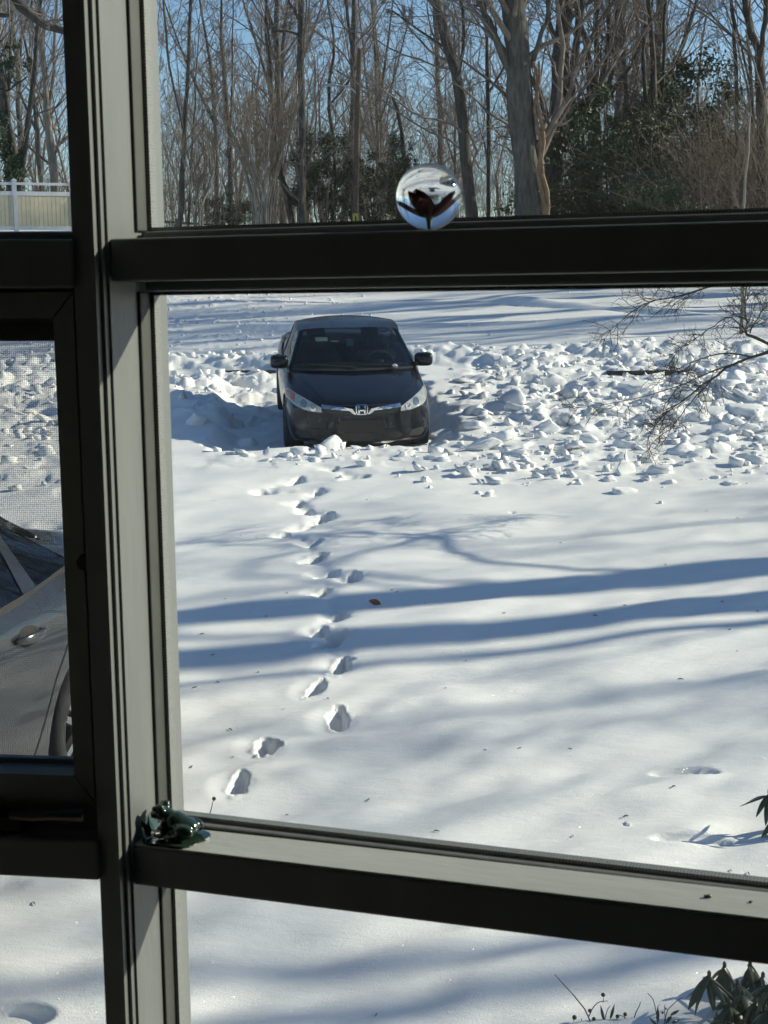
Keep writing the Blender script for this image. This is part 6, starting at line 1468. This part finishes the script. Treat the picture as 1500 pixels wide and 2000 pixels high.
def twig_plant(name, label, Y, stems, berries, leaves, seed, foot):
    base = Vector((foot[0], foot[1], H(*foot) - 0.03)); o = thing(name, label, 'shrub', base); rng = np.random.default_rng(seed); G = []
    for pts, w in stems:
        P3 = [at(u, v, Y) - base for u, v in pts]; P, R_ = resample(P3, [w * 1.2, w, w * 0.6], 8, rng, 0.002); G.append((P, R_, 5))
    v, f = tubes(G); link('stems', mesh_raw('twig_stems', v, f, True), STEMM, o)
    BERRY = bpy.data.materials.get('dried_berry') or pmat('dried_berry', (0.02, 0.012, 0.01), (0.05, 0.025, 0.02), 90, 0.5)
    for u, v, r in berries:
        bm = bmesh.new(); bmesh.ops.create_icosphere(bm, subdivisions=2, radius=r * Y / FPX); bm_link('berry', bm, BERRY, o, smooth=True, loc=at(u, v, Y) - base)
    for u, v, an in leaves:
        lf = link('leaf', LEAVES[3], None, o); lf.location = at(u, v, Y) - base; lf.rotation_euler = (1.2, -an, 0.2); lf.scale = (0.55,) * 3
fp = (0.66, 5.55)
twig_plant('berry_bush', 'leafless berry bush tips at the bottom edge of the photo', 5.6, [([(1160, 2090), (1150, 1985), (1083, 1903)], 0.0028), ([(1150, 1985), (1165, 1960), (1188, 1955)], 0.002), ([(1178, 1958), (1179, 1948)], 0.0014), ([(1125, 2060), (1121, 1990)], 0.002), ([(1185, 2060), (1180, 1995), (1190, 1965)], 0.002),
     ([(1200, 2060), (1205, 1985), (1235, 2000)], 0.002), ([(1225, 2080), (1236, 2000), (1251, 1957)], 0.0024), ([(1220, 2000), (1220, 1982)], 0.0014), ([(1140, 2050), (1135, 1990)], 0.002)],
     [(1178, 1943, 4.5), (1152, 1974, 4.2), (1122, 1987, 5.0), (1160, 1990, 4.2), (1206, 1985, 4.2), (1221, 1981, 4.2), (1215, 1998, 5)], [(1180, 1995, 1.9), (1192, 1990, 1.2)], 5, fp)
twig_plant('berry_bush', 'small twiggy bush tip between the berry bush and the rhododendron', 5.5, [([(1290, 2090), (1282, 1975), (1266, 1940)], 0.002), ([(1282, 1990), (1286, 1962)], 0.0016), ([(1295, 2080), (1300, 1980), (1335, 1948)], 0.002), ([(1300, 1995), (1297, 1962)], 0.0016), ([(1310, 2070), (1305, 1990)], 0.002)],
     [(1300, 1970, 2.2), (1294, 1978, 2.6), (1306, 1988, 2.4)], [(1285, 1998, 1.6), (1300, 2000, 0.7), (1312, 1998, 0.1), (1310, 1982, 0.2), (1290, 2010, 2.6)], 6, (1.02, 5.45))
fs = on_plane(409, 1640)
twig_plant('flower_stalk', 'single dried flower stalk standing behind the frog figurine', fs.y, [([(405, 1640), (410, 1590), (418, 1563)], 0.0028)], [(418, 1560, 4.2)], [], 7, (fs.x, fs.y))
# ------------------------------------------------------------------ litter on the snow
def curled_leaf():
    p = on_plane(728, 1183); LM = pmat('dead_leaf', (0.16, 0.05, 0.025), (0.24, 0.09, 0.05), 40, 0.7); V = []; F = []
    for i in range(9):
        t = i / 8; w = 0.022 * math.sin(math.pi * (0.05 + 0.9 * t)); z = 0.012 + 0.05 * abs(t - 0.45) ** 1.3
        V += [(-0.05 + 0.1 * t, -w, z + 0.9 * w), (-0.05 + 0.1 * t, 0, z), (-0.05 + 0.1 * t, w, z + 1.6 * w)]
    for i in range(8): q = 3 * i; F += [(q, q + 3, q + 4, q + 1), (q + 1, q + 4, q + 5, q + 2)]
    V += [(0.05, 0, 0.03), (0.085, 0.004, 0.05), (0.05, 0.003, 0.027)]; F.append((27, 28, 29))
    tag(pyd('dead_leaf', V, F, LM, None, True, loc=(p.x, p.y, H(p.x, p.y) + 0.012), rot=(1.0, 0.35, 0.35)), 'curled red-brown dead leaf on the snow right of the boot prints', 'leaf')
curled_leaf()
def bark_bits():
    rng = random.Random(99); ms = []
    for k in range(5):
        P, R_ = resample([Vector((-0.02, 0, 0.002)), Vector((0, rng.uniform(-0.006, 0.006), 0.006)), Vector((0.02, rng.uniform(-0.004, 0.004), 0.003))], [0.0022, 0.0032, 0.0016], 5, np.random.default_rng(k)); v, f = tubes([(P, R_, 5)]); me = mesh_raw('twig_bit', v, f, True); me.materials.append(TWIGDARK); ms.append(me)
    spots = [(720, 1558), (505, 1300), (640, 1360), (415, 1275), (450, 1415), (553, 1380), (947, 1467), (1113, 1465), (1015, 1465), (1222, 1598), (1315, 1550), (1120, 1633), (853, 1628), (830, 1180), (765, 1155), (775, 1158), (985, 1198), (1163, 1202), (1220, 1185), (1410, 1182), (1425, 1230), (1440, 1265), (910, 1280), (870, 1340), (1330, 1325), (1480, 1195), (395, 1240), (520, 1205), (440, 1170), (560, 1165), (425, 1330), (380, 1340), (455, 1480), (375, 1505), (560, 1580), (1380, 1000), (1440, 1012), (1095, 1055), (1300, 1105), (418, 985), (500, 1050), (470, 1045), (1010, 1705), (735, 1975), (66, 1775), (240, 1870), (1428, 1698), (1462, 1705)]
    for u, v in spots:
        p = on_plane(u, v); o = link('twig_bit', rng.choice(ms), loc=(p.x, p.y, H(p.x, p.y) + 0.001), rot=(0, 0, rng.uniform(0, 6.28))); s = rng.uniform(0.45, 0.95); o.scale = (s, s, s * 1.3)
        wh = ('on the strip of snow below the sill' if v > 1660 else 'between the lowest boot prints and the sill' if v > 1500 else 'left of the boot print trail' if u < 600 else 'in the broad tree shadows right of the trail' if 1120 < v < 1240 else 'on the sunlit snow above the tree shadows' if v < 1120 else 'on the open snow right of the trail, below the tree shadows')
        tag(o, ('thick' if s > 0.7 else 'thin') + ' dark twig bit ' + wh, 'twig', 'twig bits ' + wh)
bark_bits()
